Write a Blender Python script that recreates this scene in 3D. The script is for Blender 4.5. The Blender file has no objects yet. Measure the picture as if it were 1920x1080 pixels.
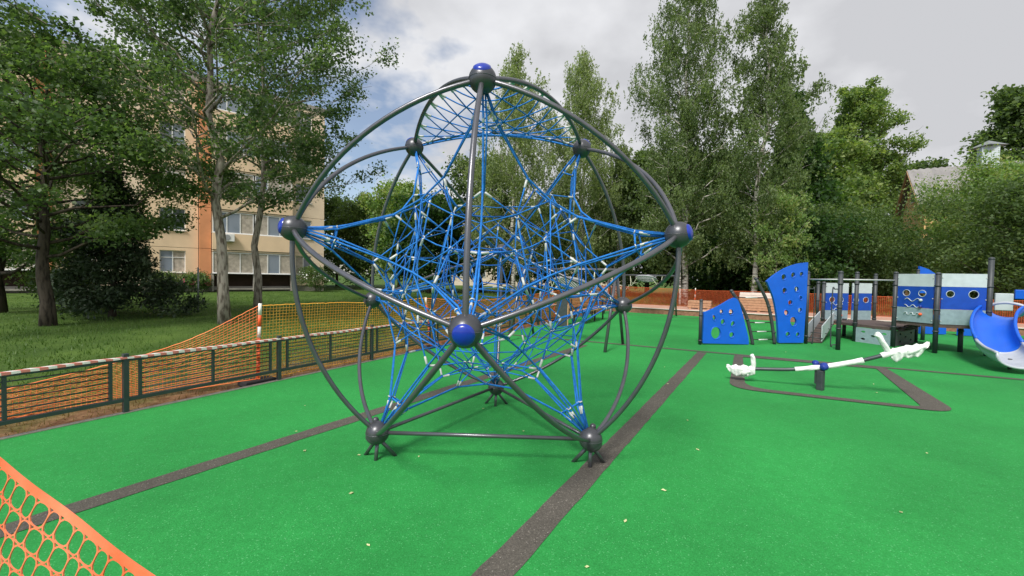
import bpy, bmesh, math, random
import numpy as np
from mathutils import Vector, Matrix, Euler
from mathutils.geometry import delaunay_2d_cdt
R = math.radians
sc = bpy.context.scene
COL = sc.collection
random.seed(7)

# ------------------------------------------------------------------ camera
cam = bpy.data.cameras.new('camera'); camo = bpy.data.objects.new('camera', cam); COL.objects.link(camo)
cam.sensor_width = 36.0; cam.lens = 783.12 / 1920 * 36.0
cam.clip_start = 0.05; cam.clip_end = 3000
YAW, PIT, ROL = 0.0119, -0.0286, 0.0198
fw = Vector((math.sin(YAW) * math.cos(PIT), math.cos(YAW) * math.cos(PIT), math.sin(PIT)))
rt = Vector((math.cos(YAW), -math.sin(YAW), 0)); up = rt.cross(fw)
rt2 = rt * math.cos(ROL) + up * math.sin(ROL); up2 = up * math.cos(ROL) - rt * math.sin(ROL)
m = Matrix((rt2, up2, -fw)).transposed().to_4x4(); m.translation = Vector((0.154, -4.005, 1.5775))
camo.matrix_world = m
sc.camera = camo

# ------------------------------------------------------------------ sky, sun, exposure
SUN_EL, SUN_AZ = 50, -152            # azimuth clockwise from +Y (camera forward): light comes from behind left
w = bpy.data.worlds.new('World'); sc.world = w; w.use_nodes = True
nt = w.node_tree; nt.nodes.clear(); NN = nt.nodes.new; LK = nt.links.new
def mth(op, a, b=None, c=None):
    n = NN('ShaderNodeMath'); n.operation = op
    for i, v in enumerate((a, b, c)):
        if v is None: continue
        if isinstance(v, (int, float)): n.inputs[i].default_value = v
        else: LK(v, n.inputs[i])
    return n.outputs[0]
tc = NN('ShaderNodeTexCoord'); sp = NN('ShaderNodeSeparateXYZ'); LK(tc.outputs['Generated'], sp.inputs[0])
den = mth('ADD', mth('MAXIMUM', sp.outputs[2], 0.0), 0.35)
cb = NN('ShaderNodeCombineXYZ')
LK(mth('DIVIDE', sp.outputs[0], den), cb.inputs[0]); LK(mth('DIVIDE', sp.outputs[1], den), cb.inputs[1])
def wnoise(scale, detail, off, rough=.55):
    mp = NN('ShaderNodeMapping'); mp.inputs['Location'].default_value = off; LK(cb.outputs[0], mp.inputs[0])
    n = NN('ShaderNodeTexNoise'); n.inputs['Scale'].default_value = scale; n.inputs['Detail'].default_value = detail
    n.inputs['Roughness'].default_value = rough; LK(mp.outputs[0], n.inputs['Vector']); return n.outputs['Fac']
n1 = wnoise(1.5, 6, (3.1, 1.7, 0)); n2 = wnoise(1.0, 5, (7.7, 2.2, 3)); n3 = wnoise(4.5, 5, (1.0, 9.0, 0))
# a broken cloud bank: closed on the right, opening towards the left
edge = mth('MULTIPLY', mth('ADD', mth('DIVIDE', sp.outputs[0], den), 0.42), 0.42)
cover = mth('ADD', mth('ADD', n1, mth('MULTIPLY', mth('SUBTRACT', n3, .5), .22)), mth('MINIMUM', mth('MAXIMUM', edge, -0.085), 0.35))
cr = NN('ShaderNodeValToRGB'); cr.color_ramp.elements[0].position = .485; cr.color_ramp.elements[1].position = .58; cr.color_ramp.elements[0].color = (.14, .14, .14, 1)
LK(cover, cr.inputs[0])
cc = NN('ShaderNodeValToRGB'); LK(mth('ADD', mth('ADD', n2, mth('MULTIPLY', mth('SUBTRACT', n3, .5), .30)), mth('MULTIPLY', mth('MINIMUM', edge, 0.4), .34)), cc.inputs[0])
e = cc.color_ramp.elements; e[0].position = .40; e[0].color = (9.2, 9.2, 9.3, 1); e[1].position = .66; e[1].color = (4.35, 4.4, 4.6, 1)
x = e.new(.5); x.color = (6.0, 6.05, 6.25, 1)
sky = NN('ShaderNodeTexSky'); sky.sky_type = 'NISHITA'; sky.sun_disc = False
sky.sun_elevation = R(SUN_EL); sky.sun_rotation = R(SUN_AZ)
mx = NN('ShaderNodeMix'); mx.data_type = 'RGBA'; LK(cr.outputs[0], mx.inputs['Factor']); LK(sky.outputs[0], mx.inputs['A']); LK(cc.outputs[0], mx.inputs['B'])
bg = NN('ShaderNodeBackground'); bg.inputs[1].default_value = 0.097; LK(mx.outputs['Result'], bg.inputs[0])
wo = NN('ShaderNodeOutputWorld'); LK(bg.outputs[0], wo.inputs[0])
sl = bpy.data.lights.new('sun', 'SUN'); sl.energy = 2.9; sl.angle = R(16); sl.color = (1, .95, .87)
so = bpy.data.objects.new('sun', sl); COL.objects.link(so)
sd = Vector((math.sin(R(SUN_AZ)) * math.cos(R(SUN_EL)), math.cos(R(SUN_AZ)) * math.cos(R(SUN_EL)), math.sin(R(SUN_EL))))
so.rotation_euler = sd.to_track_quat('Z', 'Y').to_euler(); so.location = sd * 60
vs = sc.view_settings; vs.view_transform = 'Standard'; vs.look = 'None'; vs.exposure = 0.56; vs.gamma = 1

# ------------------------------------------------------------------ materials
def mat(name, col, rough=.6, metal=0., var=.12, scale=6., bump=0., bscale=80., spec=.5, col2=None, detail=4, coat=0.):
    M = bpy.data.materials.new(name); M.use_nodes = True; t = M.node_tree; b = t.nodes['Principled BSDF']
    b.inputs['Roughness'].default_value = rough; b.inputs['Metallic'].default_value = metal
    b.inputs['Specular IOR Level'].default_value = spec; b.inputs['Coat Weight'].default_value = coat
    g = t.nodes.new('ShaderNodeNewGeometry')
    n = t.nodes.new('ShaderNodeTexNoise'); n.inputs['Scale'].default_value = scale; n.inputs['Detail'].default_value = detail
    t.links.new(g.outputs['Position'], n.inputs['Vector'])
    r = t.nodes.new('ShaderNodeValToRGB'); r.color_ramp.elements[0].position = .3; r.color_ramp.elements[1].position = .7
    c2 = col2 or tuple(min(1, c * (1 + var)) for c in col)
    r.color_ramp.elements[0].color = (*[c * (1 - var) for c in col], 1); r.color_ramp.elements[1].color = (*c2, 1)
    t.links.new(n.outputs['Fac'], r.inputs[0]); t.links.new(r.outputs[0], b.inputs['Base Color'])
    if bump:
        n2 = t.nodes.new('ShaderNodeTexNoise'); n2.inputs['Scale'].default_value = bscale; n2.inputs['Detail'].default_value = 3
        t.links.new(g.outputs['Position'], n2.inputs['Vector'])
        bp = t.nodes.new('ShaderNodeBump'); bp.inputs['Strength'].default_value = bump; bp.inputs['Distance'].default_value = .02
        t.links.new(n2.outputs['Fac'], bp.inputs['Height']); t.links.new(bp.outputs[0], b.inputs['Normal'])
    return M
def rubber(name, ca, cb_, cs):
    """bonded rubber granules: fine speckle, a few pale crumbs, broad faint patches"""
    M = bpy.data.materials.new(name); M.use_nodes = True; t = M.node_tree; b = t.nodes['Principled BSDF']
    b.inputs['Roughness'].default_value = .85; b.inputs['Specular IOR Level'].default_value = .25
    g = t.nodes.new('ShaderNodeNewGeometry'); L = t.links.new
    v = t.nodes.new('ShaderNodeTexVoronoi'); v.inputs['Scale'].default_value = 170; L(g.outputs['Position'], v.inputs['Vector'])
    s = t.nodes.new('ShaderNodeSeparateColor'); L(v.outputs['Color'], s.inputs[0])
    r = t.nodes.new('ShaderNodeValToRGB'); q = r.color_ramp.elements
    q[0].position = 0; q[0].color = (*ca, 1); q[1].position = 1; q[1].color = (*cs, 1)
    z = q.new(.86); z.color = (*cb_, 1); z = q.new(.96); z.color = (*cb_, 1)
    L(s.outputs[0], r.inputs[0])
    n = t.nodes.new('ShaderNodeTexNoise'); n.inputs['Scale'].default_value = .55; n.inputs['Detail'].default_value = 6; L(g.outputs['Position'], n.inputs['Vector'])
    rr = t.nodes.new('ShaderNodeMapRange'); rr.inputs['From Min'].default_value = .3; rr.inputs['From Max'].default_value = .7
    rr.inputs['To Min'].default_value = .80; rr.inputs['To Max'].default_value = 1.12; L(n.outputs['Fac'], rr.inputs[0])
    mm = t.nodes.new('ShaderNodeMix'); mm.data_type = 'RGBA'; mm.blend_type = 'MULTIPLY'; mm.inputs['Factor'].default_value = 1
    n5 = t.nodes.new('ShaderNodeTexNoise'); n5.inputs['Scale'].default_value = 9; n5.inputs['Detail'].default_value = 8; n5.inputs['Roughness'].default_value = .7; L(g.outputs['Position'], n5.inputs['Vector'])
    r5 = t.nodes.new('ShaderNodeMapRange'); r5.inputs['From Min'].default_value = .3; r5.inputs['From Max'].default_value = .7; r5.inputs['To Min'].default_value = .90; r5.inputs['To Max'].default_value = 1.08; L(n5.outputs['Fac'], r5.inputs[0])
    m5 = t.nodes.new('ShaderNodeMath'); m5.operation = 'MULTIPLY'; L(rr.outputs[0], m5.inputs[0]); L(r5.outputs[0], m5.inputs[1])
    L(r.outputs[0], mm.inputs['A']); L(m5.outputs[0], mm.inputs['B']); L(mm.outputs['Result'], b.inputs['Base Color'])
    bp = t.nodes.new('ShaderNodeBump'); bp.inputs['Strength'].default_value = .5; bp.inputs['Distance'].default_value = .006
    L(s.outputs[1], bp.inputs['Height']); L(bp.outputs[0], b.inputs['Normal'])
    return M
def leafmat(name, c1, c2, c3, trans=.48, nscale=.9):
    M = bpy.data.materials.new(name); M.use_nodes = True; t = M.node_tree; t.nodes.clear(); L = t.links.new
    g = t.nodes.new('ShaderNodeNewGeometry'); r = t.nodes.new('ShaderNodeValToRGB'); q = r.color_ramp.elements
    q[0].color = (*c1, 1); q[0].position = .1; q[1].color = (*c3, 1); q[1].position = .95; z = q.new(.5); z.color = (*c2, 1)
    n = t.nodes.new('ShaderNodeTexNoise'); n.inputs['Scale'].default_value = nscale; n.inputs['Detail'].default_value = 3; L(g.outputs['Position'], n.inputs['Vector'])
    a = t.nodes.new('ShaderNodeMath'); a.operation = 'MULTIPLY_ADD'; a.inputs[1].default_value = .55
    L(g.outputs['Random Per Island'], a.inputs[0])
    mr = t.nodes.new('ShaderNodeMapRange'); mr.inputs['From Min'].default_value = .3; mr.inputs['From Max'].default_value = .7; mr.inputs['To Max'].default_value = .5
    L(n.outputs['Fac'], mr.inputs[0]); L(mr.outputs[0], a.inputs[2]); L(a.outputs[0], r.inputs[0])
    d = t.nodes.new('ShaderNodeBsdfPrincipled'); d.inputs['Roughness'].default_value = .5; d.inputs['Specular IOR Level'].default_value = .35
    tr = t.nodes.new('ShaderNodeBsdfTranslucent'); hs = t.nodes.new('ShaderNodeMix'); hs.data_type = 'RGBA'; hs.blend_type = 'MULTIPLY'
    hs.inputs['Factor'].default_value = 1; hs.inputs['B'].default_value = (1.5, 1.6, .7, 1); L(r.outputs[0], hs.inputs['A'])
    L(r.outputs[0], d.inputs['Base Color']); L(hs.outputs['Result'], tr.inputs[0])
    ms = t.nodes.new('ShaderNodeMixShader'); ms.inputs[0].default_value = trans; L(d.outputs[0], ms.inputs[1]); L(tr.outputs[0], ms.inputs[2])
    o = t.nodes.new('ShaderNodeOutputMaterial'); L(ms.outputs[0], o.inputs[0])
    return M
def barkmat(name, base, dark, white=False):
    M = bpy.data.materials.new(name); M.use_nodes = True; t = M.node_tree; b = t.nodes['Principled BSDF']; L = t.links.new
    b.inputs['Roughness'].default_value = .9; b.inputs['Specular IOR Level'].default_value = .2
    g = t.nodes.new('ShaderNodeNewGeometry'); mp = t.nodes.new('ShaderNodeMapping'); L(g.outputs['Position'], mp.inputs[0])
    mp.inputs['Scale'].default_value = (2, 2, 7) if white else (9, 9, 2.2)
    n = t.nodes.new('ShaderNodeTexNoise'); n.inputs['Scale'].default_value = 1.6; n.inputs['Detail'].default_value = 6; L(mp.outputs[0], n.inputs['Vector'])
    r = t.nodes.new('ShaderNodeValToRGB'); q = r.color_ramp.elements
    q[0].position = .38; q[0].color = (*dark, 1); q[1].position = .55; q[1].color = (*base, 1); L(n.outputs['Fac'], r.inputs[0]); L(r.outputs[0], b.inputs['Base Color'])
    bp = t.nodes.new('ShaderNodeBump'); bp.inputs['Strength'].default_value = .6; bp.inputs['Distance'].default_value = .03; L(n.outputs['Fac'], bp.inputs['Height']); L(bp.outputs[0], b.inputs['Normal'])
    return M
def glassmat(name, col, rough=.06):
    M = bpy.data.materials.new(name); M.use_nodes = True; b = M.node_tree.nodes['Principled BSDF']
    b.inputs['Base Color'].default_value = (*col, 1); b.inputs['Roughness'].default_value = rough; b.inputs['Specular IOR Level'].default_value = .9
    return M

M = {}
M['rubber'] = rubber('green_rubber', (.018, .222, .043), (.028, .295, .064), (.11, .42, .16))
M['stripe'] = rubber('brown_rubber', (.068, .063, .053), (.118, .108, .091), (.26, .24, .21))
M['steel'] = mat('graphite_pipe', (.135, .136, .152), .30, .60, .10, 9, .05, 300)
M['ball'] = mat('graphite_ball', (.080, .082, .092), .34, .45, .12, 12, .04, 200)
M['cap'] = mat('blue_cap', (.006, .030, .34), .28, 0, .12, 20, 0, 80, .5, coat=.3)
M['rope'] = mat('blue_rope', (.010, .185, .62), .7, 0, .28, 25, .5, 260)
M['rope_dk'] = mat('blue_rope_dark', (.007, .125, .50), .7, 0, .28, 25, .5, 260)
M['clamp'] = mat('clamp_grey', (.52, .54, .53), .45, .1, .12, 30)
M['slate'] = mat('fence_slate', (.052, .064, .070), .42, .2, .12, 10, .04, 200)
M['kerb'] = mat('kerb_concrete', (.24, .22, .19), .9, 0, .2, 12, .3, 120)
M['post_dk'] = mat('play_post_dark', (.045, .052, .058), .5, .1, .15, 14, .1, 120)
M['blue'] = mat('panel_blue', (.004, .105, .60), .38, 0, .07, 5, .03, 60, .5, coat=.1)
M['blue2'] = mat('panel_blue_board', (.006, .060, .38), .45, 0, .10, 8, .05, 200)
M['white'] = mat('panel_white', (.50, .56, .58), .5, 0, .08, 6)
M['greyblue'] = mat('panel_greyblue', (.24, .33, .36), .55, 0, .12, 12, .05, 200)
M['slidegrey'] = mat('slide_grey', (.42, .45, .50), .4, 0, .08, 7)
M['wrap'] = mat('white_wrap', (.78, .80, .78), .45, 0, .05, 12, .35, 26)
M['pivot'] = mat('pivot_blue', (.012, .035, .26), .4, 0, .1, 20)
M['orange'] = mat('net_orange', (.88, .17, .045), .55, 0, .16, 2.2, 0, 80, .4, col2=(.95, .30, .10))
M['orangenear'] = mat('net_orange_near', (.82, .125, .035), .5, 0, .14, 4, .15, 40, .45, col2=(.86, .25, .13))
M['orangey'] = mat('net_amber', (.92, .36, .03), .55, 0, .14, 2.2, 0, 80, .4, col2=(.98, .52, .09))
M['orangefar'] = mat('net_orange_far', (.62, .12, .035), .55, 0, .16, 2.2, 0, 80, .4)
M['postor'] = mat('post_orange', (.80, .11, .03), .5, 0, .12, 8)
M['postwh'] = mat('post_white', (.78, .76, .72), .5, 0, .08, 8)
M['black'] = mat('rubber_black', (.02, .02, .022), .8, 0, .3, 10, .2, 80)
M['wood'] = mat('bench_wood', (.50, .25, .11), .55, 0, .22, 14, .15, 90)
M['woodbin'] = mat('bin_wood', (.45, .27, .15), .55, 0, .2, 14, .15, 90)
M['cream'] = mat('rope_cream', (.72, .68, .55), .8, 0, .1, 20)
M['netgrey'] = mat('seat_grey', (.30, .31, .33), .7, 0, .2, 30)
M['peach'] = mat('peach_panel', (.76, .57, .38), .85, 0, .07, 1.2, .15, 30)
M['peach2'] = mat('peach_panel_pale', (.78, .62, .46), .85, 0, .07, 1.2, .15, 30)
M['orangewall'] = mat('orange_panel', (.66, .28, .13), .85, 0, .10, 1.2, .15, 30)
M['plinth'] = mat('plinth_grey', (.30, .28, .25), .9, 0, .2, 2, .3, 20)
M['void_shade'] = mat('void_shade_brown', (.045, .026, .017), .9, 0, .3, 3)  # shade of the interior, open recess and loggias put into the colour
M['frame'] = mat('white_frame', (.78, .78, .77), .4, 0, .05, 5)
M['curtain'] = mat('curtain', (.42, .37, .31), .9, 0, .25, 5)
M['pane'] = glassmat('window_glass', (.10, .12, .14))
M['pane2'] = glassmat('window_glass_blue', (.20, .24, .29))
M['roofgrey'] = mat('roof_slate', (.25, .24, .235), .85, 0, .16, 1.3, .2, 20)
M['yellowwall'] = mat('yellow_wall', (.70, .44, .19), .9, 0, .10, 1.5, .1, 20)
M['brick'] = mat('brown_brick', (.25, .13, .08), .9, 0, .3, 9, .4, 40)
M['pink'] = mat('pink_paving', (.46, .27, .20), .9, 0, .14, 2.5, .3, 50)
M['pale'] = mat('pale_wall', (.60, .52, .42), .9, 0, .12, .8)
M['slab'] = mat('slab_white', (.66, .58, .52), .8, 0, .08, 5)
M['fallen'] = mat('fallen_leaf', (.40, .54, .20), .6, 0, .35, 9, col2=(.66, .66, .36))
M['metal'] = mat('galvanised', (.30, .33, .33), .45, .6, .15, 20)

M['poplar'] = leafmat('poplar_leaf', (.046, .086, .036), (.092, .158, .066), (.175, .250, .110))
M['maple'] = leafmat('maple_leaf', (.048, .090, .033), (.092, .162, .058), (.170, .250, .095))
M['spruce'] = leafmat('spruce_leaf', (.022, .042, .022), (.038, .066, .032), (.065, .098, .046), .1)
M['birch'] = leafmat('birch_leaf', (.075, .115, .045), (.135, .195, .078), (.225, .300, .125))
M['birchpale'] = leafmat('birch_pale_leaf', (.130, .185, .075), (.215, .280, .120), (.330, .390, .200))
M['dark'] = leafmat('linden_leaf', (.018, .048, .014), (.038, .090, .024), (.080, .150, .040))
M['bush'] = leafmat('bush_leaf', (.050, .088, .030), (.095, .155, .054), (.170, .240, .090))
M['bushlit'] = leafmat('bush_lit_leaf', (0.096, 0.174, 0.052), (0.192, 0.313, 0.096), (0.348, 0.360, 0.157))  # sunlit look painted into the leaf colour; also plain yellow-green foliage
M['yellowleaf'] = leafmat('poplar_far_leaf', (0.070, 0.131, 0.038), (0.148, 0.235, 0.070), (0.295, 0.360, 0.122))
M['bark'] = barkmat('grey_bark', (.36, .33, .28), (.12, .10, .08))
M['barkdark'] = barkmat('dark_bark', (.085, .07, .055), (.03, .025, .02))
M['barkbirch'] = barkmat('birch_bark', (.62, .59, .54), (.08, .07, .06), True)
M['flower'] = mat('flower_white', (.85, .85, .82), .6)
M['flowerpink'] = mat('flower_pink', (.60, .09, .20), .6)

def grassmat(name, cols):
    return leafmat(name, *cols, .3, .6)
M['grass'] = grassmat('grass_blade', ((.042, .092, .015), (.072, .150, .024), (.125, .205, .042)))
M['dry'] = grassmat('dry_grass', ((.12, .075, .030), (.21, .14, .055), (.16, .19, .045)))
def groundmat():
    """meadow soil: green sward, turning to bare reddish earth along the kerb"""
    G = bpy.data.materials.new('lawn_soil'); G.use_nodes = True; t = G.node_tree; b = t.nodes['Principled BSDF']; L = t.links.new
    b.inputs['Roughness'].default_value = .95; b.inputs['Specular IOR Level'].default_value = .15
    g = t.nodes.new('ShaderNodeNewGeometry')
    def nz(s, d=5):
        n = t.nodes.new('ShaderNodeTexNoise'); n.inputs['Scale'].default_value = s; n.inputs['Detail'].default_value = d; L(g.outputs['Position'], n.inputs['Vector']); return n.outputs['Fac']
    def ramp(f, p0, c0, p1, c1):
        r = t.nodes.new('ShaderNodeValToRGB'); q = r.color_ramp.elements; q[0].position = p0; q[0].color = (*c0, 1); q[1].position = p1; q[1].color = (*c1, 1); L(f, r.inputs[0]); return r.outputs[0]
    green = ramp(nz(1.1, 8), .35, (.048, .092, .018), .7, (.088, .150, .030))
    soil = ramp(nz(7, 8), .35, (.105, .052, .026), .7, (.24, .145, .075))
    dp = t.nodes.new('ShaderNodeVectorMath'); dp.operation = 'DOT_PRODUCT'; dp.inputs[1].default_value = (-.864, .504, 0); L(g.outputs['Position'], dp.inputs[0])
    a = t.nodes.new('ShaderNodeMath'); a.operation = 'MULTIPLY_ADD'; a.inputs[1].default_value = 2.6; L(nz(1.7, 6), a.inputs[0]); L(dp.outputs['Value'], a.inputs[2])
    mr = t.nodes.new('ShaderNodeMapRange'); mr.inputs['From Min'].default_value = 5.4; mr.inputs['From Max'].default_value = 6.6; L(a.outputs[0], mr.inputs[0])
    mm = t.nodes.new('ShaderNodeMix'); mm.data_type = 'RGBA'; L(mr.outputs[0], mm.inputs['Factor']); L(soil, mm.inputs['A']); L(green, mm.inputs['B']); L(mm.outputs['Result'], b.inputs['Base Color'])
    bp = t.nodes.new('ShaderNodeBump'); bp.inputs['Strength'].default_value = .8; bp.inputs['Distance'].default_value = .05; L(nz(22, 6), bp.inputs['Height']); L(bp.outputs[0], b.inputs['Normal'])
    return G
M['ground'] = groundmat()
def tapemat():
    T = bpy.data.materials.new('barrier_tape'); T.use_nodes = True; t = T.node_tree; b = t.nodes['Principled BSDF']; b.inputs['Roughness'].default_value = .4
    tc_ = t.nodes.new('ShaderNodeTexCoord'); s = t.nodes.new('ShaderNodeSeparateXYZ'); t.links.new(tc_.outputs['Object'], s.inputs[0])
    def mm(op, a, v):
        n = t.nodes.new('ShaderNodeMath'); n.operation = op
        t.links.new(a, n.inputs[0])
        if isinstance(v, float): n.inputs[1].default_value = v
        else: t.links.new(v, n.inputs[1])
        return n.outputs[0]
    f = mm('FRACT', mm('ADD', mm('MULTIPLY', s.outputs[0], 8.5), mm('MULTIPLY', s.outputs[1], 7.0)), 0.)
    g = mm('GREATER_THAN', f, .5)
    mx_ = t.nodes.new('ShaderNodeMix'); mx_.data_type = 'RGBA'; mx_.inputs['A'].default_value = (.78, .74, .70, 1); mx_.inputs['B'].default_value = (.62, .20, .16, 1)
    t.links.new(g, mx_.inputs['Factor']); t.links.new(mx_.outputs['Result'], b.inputs['Base Color'])
    return T
M['tape'] = tapemat()

# ------------------------------------------------------------------ mesh helpers
class MB:
    def __init__(s): s.v = []; s.f = []
    def add(s, vs_, fs):
        o = len(s.v); s.v += [tuple(p) for p in vs_]; s.f += [tuple(i + o for i in q) for q in fs]; return s
    def box(s, c, d, rz=0, bev=0.):
        x, y, z = d[0] / 2, d[1] / 2, d[2] / 2; ca, sa = math.cos(rz), math.sin(rz)
        if bev:
            b = min(bev, x * .45, y * .45, z * .45)
            bm = bmesh.new(); bmesh.ops.create_cube(bm, size=1)
            for q in bm.verts: q.co = Vector((q.co.x * d[0], q.co.y * d[1], q.co.z * d[2]))
            bmesh.ops.bevel(bm, geom=bm.edges[:], offset=b, segments=2, affect='EDGES', profile=.5)
            bm.verts.index_update(); pv = [q.co.copy() for q in bm.verts]; pf = [[q.index for q in f.verts] for f in bm.faces]; bm.free()
        else:
            pv = [Vector(p) for p in ((-x, -y, -z), (x, -y, -z), (x, y, -z), (-x, y, -z), (-x, -y, z), (x, -y, z), (x, y, z), (-x, y, z))]
            pf = [(0, 3, 2, 1), (4, 5, 6, 7), (0, 1, 5, 4), (1, 2, 6, 5), (2, 3, 7, 6), (3, 0, 4, 7)]
        return s.add([(c[0] + p.x * ca - p.y * sa, c[1] + p.x * sa + p.y * ca, c[2] + p.z) for p in pv], pf)
    def tube(s, pts, r, n=8, cap=True):
        P = [Vector(p) for p in pts]; k = len(P)
        rr = r if hasattr(r, '__len__') else [r] * k
        T = []
        for i in range(k):
            a = P[min(i + 1, k - 1)] - P[max(i - 1, 0)]; T.append(a.normalized() if a.length > 1e-9 else Vector((0, 0, 1)))
        u = T[0].orthogonal().normalized(); vs_ = []
        for i in range(k):
            u = (u - T[i] * u.dot(T[i])); u = u.normalized() if u.length > 1e-6 else T[i].orthogonal().normalized()
            q = T[i].cross(u)
            for j in range(n):
                a = 2 * math.pi * j / n; vs_.append(P[i] + (u * math.cos(a) + q * math.sin(a)) * rr[i])
        fs = [(i * n + j, i * n + (j + 1) % n, (i + 1) * n + (j + 1) % n, (i + 1) * n + j) for i in range(k - 1) for j in range(n)]
        if cap: fs += [tuple(range(n - 1, -1, -1)), tuple(range((k - 1) * n, k * n))]
        return s.add(vs_, fs)
    def sphere(s, c, r, nu=20, nv=12, scl=(1, 1, 1)):
        vs_ = [(c[0], c[1], c[2] + r * scl[2])]
        for i in range(1, nv):
            th = math.pi * i / nv
            for j in range(nu):
                a = 2 * math.pi * j / nu; vs_.append((c[0] + r * scl[0] * math.sin(th) * math.cos(a), c[1] + r * scl[1] * math.sin(th) * math.sin(a), c[2] + r * scl[2] * math.cos(th)))
        vs_.append((c[0], c[1], c[2] - r * scl[2])); L_ = len(vs_) - 1
        fs = [(0, 1 + j, 1 + (j + 1) % nu) for j in range(nu)]
        for i in range(nv - 2):
            for j in range(nu): a = 1 + i * nu; fs.append((a + j, a + nu + j, a + nu + (j + 1) % nu, a + (j + 1) % nu))
        a = 1 + (nv - 2) * nu; fs += [(a + j, L_, a + (j + 1) % nu) for j in range(nu)]
        return s.add(vs_, fs)
    def plate(s, outline, holes, th, frame):
        """2-D outline with holes, cut through a board of thickness th; frame maps (u, v, w) to a point"""
        loops = [outline] + list(holes); pts = []; eds = []; 
        for l in loops:
            o = len(pts); pts += [Vector(p) for p in l]; eds += [(o + i, o + (i + 1) % len(l)) for i in range(len(l))]
        res = delaunay_2d_cdt(pts, eds, [], 0, 1e-6); vv, _, ff = res[0], res[1], res[2]
        def inside(p, l):
            c = False
            for i in range(len(l)):
                a, b = l[i], l[i - 1]
                if (a[1] > p[1]) != (b[1] > p[1]) and p[0] < (b[0] - a[0]) * (p[1] - a[1]) / (b[1] - a[1]) + a[0]: c = not c
            return c
        keep = []
        for f in ff:
            c = sum((vv[i] for i in f), Vector((0, 0))) / len(f)
            if inside(c, outline) and not any(inside(c, h) for h in holes): keep.append(f)
        n = len(vv)
        V = [frame(p[0], p[1], th / 2) for p in vv] + [frame(p[0], p[1], -th / 2) for p in vv]
        F = [tuple(f) for f in keep] + [tuple(i + n for i in reversed(f)) for f in keep]
        s.add(V, F)
        for l in loops:
            k = len(l); s.add([frame(p[0], p[1], th / 2) for p in l] + [frame(p[0], p[1], -th / 2) for p in l], [(i, (i + 1) % k, k + (i + 1) % k, k + i) for i in range(k)])
        return s
    def mesh(s, name, mt, smooth=False):
        me = bpy.data.meshes.new(name); me.from_pydata(s.v, [], s.f)
        if mt is not None: me.materials.append(M[mt] if isinstance(mt, str) else mt)
        if smooth: me.polygons.foreach_set('use_smooth', [True] * len(me.polygons))
        me.update(); return me
OFF = {}
def link(name, me, parent=None):
    o = bpy.data.objects.new(name, me); COL.objects.link(o)
    if parent is not None: o.parent = parent
    return o
def tag(o, label, cat, group=None):
    o['label'] = label; o['category'] = cat
    if group: o['group'] = group
    return o
def thing(name, label, cat, loc, rz=0, group=None):
    o = bpy.data.objects.new(name, None); COL.objects.link(o); o.location = loc; o.rotation_euler = (0, 0, rz); o.empty_display_size = .2
    OFF[o.name] = Vector(loc); return tag(o, label, cat, group)
def obj(name, mb, mt, parent=None, smooth=False, world=False):
    """world=True: vertices are in world metres; move them into the (unrotated) parent's frame"""
    if world and parent is not None:
        r = parent
        while r.parent: r = r.parent
        d = OFF[r.name]; mb.v = [(p[0] - d.x, p[1] - d.y, p[2] - d.z) for p in mb.v]
    return link(name, mb.mesh(name, mt, smooth), parent)
def structure(name, mb, mt, smooth=False):
    o = obj(name, mb, mt, None, smooth); o['kind'] = 'structure'; return o
def autosmooth(o, ang=40):
    me = o.data
    me.polygons.foreach_set('use_smooth', [True] * len(me.polygons))
    try: me.set_sharp_from_angle(angle=R(ang))
    except Exception: pass
    return o
def arrmesh(name, V, F4, mt):
    """fast mesh of quads from numpy arrays"""
    me = bpy.data.meshes.new(name); nv = len(V); nf, k = F4.shape
    me.vertices.add(nv); me.vertices.foreach_set('co', np.asarray(V, np.float32).ravel())
    me.loops.add(nf * k); me.loops.foreach_set('vertex_index', F4.astype(np.int32).ravel())
    me.polygons.add(nf); me.polygons.foreach_set('loop_start', np.arange(0, nf * k, k, dtype=np.int32)); me.polygons.foreach_set('loop_total', np.full(nf, k, np.int32))
    me.materials.append(M[mt]); me.update(calc_edges=True); me.validate(); return me
def disc(mb, poly, z):   # flat polygon
    return mb.add([(p[0], p[1], z) for p in poly], [tuple(range(len(poly)))])
def lerp(a, b, t): return Vector(a) * (1 - t) + Vector(b) * t

# ------------------------------------------------------------------ ground and playground surface
DX, DY = .504, .864                     # direction of the left kerb
K0 = Vector((-4.41, -.21)); KD = Vector((DX, DY)); KN = Vector((-DY, DX))   # KN points out to the lawn
CORN = K0 + KD * 18.6                   # far left corner of the surface
BD = Vector((DY, -DX))                  # direction of the back edge
mb = MB(); n = 40; S = 700
def gh(x, y):
    d = max(0, (Vector((x, y)) - K0).dot(KN) - 2.5); return -.045 + min(.12, d * .012)
xs = [-S, -200, -80] + [-50 + 2.5 * i for i in range(41)] + [80, 200, S]
mb.add([(x, y, gh(x, y)) for y in xs for x in xs], [(j * len(xs) + i, j * len(xs) + i + 1, (j + 1) * len(xs) + i + 1, (j + 1) * len(xs) + i) for j in range(len(xs) - 1) for i in range(len(xs) - 1)])
structure('ground', mb, 'ground', True)
A = K0 - KD * 13; B = CORN; C = CORN + BD * 26; D = Vector((26, -14))
mb = MB(); disc(mb, [A, D, C, B], 0.0)
mb.add([(A.x, A.y, 0), (B.x, B.y, 0), (B.x, B.y, -.05), (A.x, A.y, -.05)], [(0, 1, 2, 3)])
structure('rubber_playground_surface', mb, 'rubber')
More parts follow.
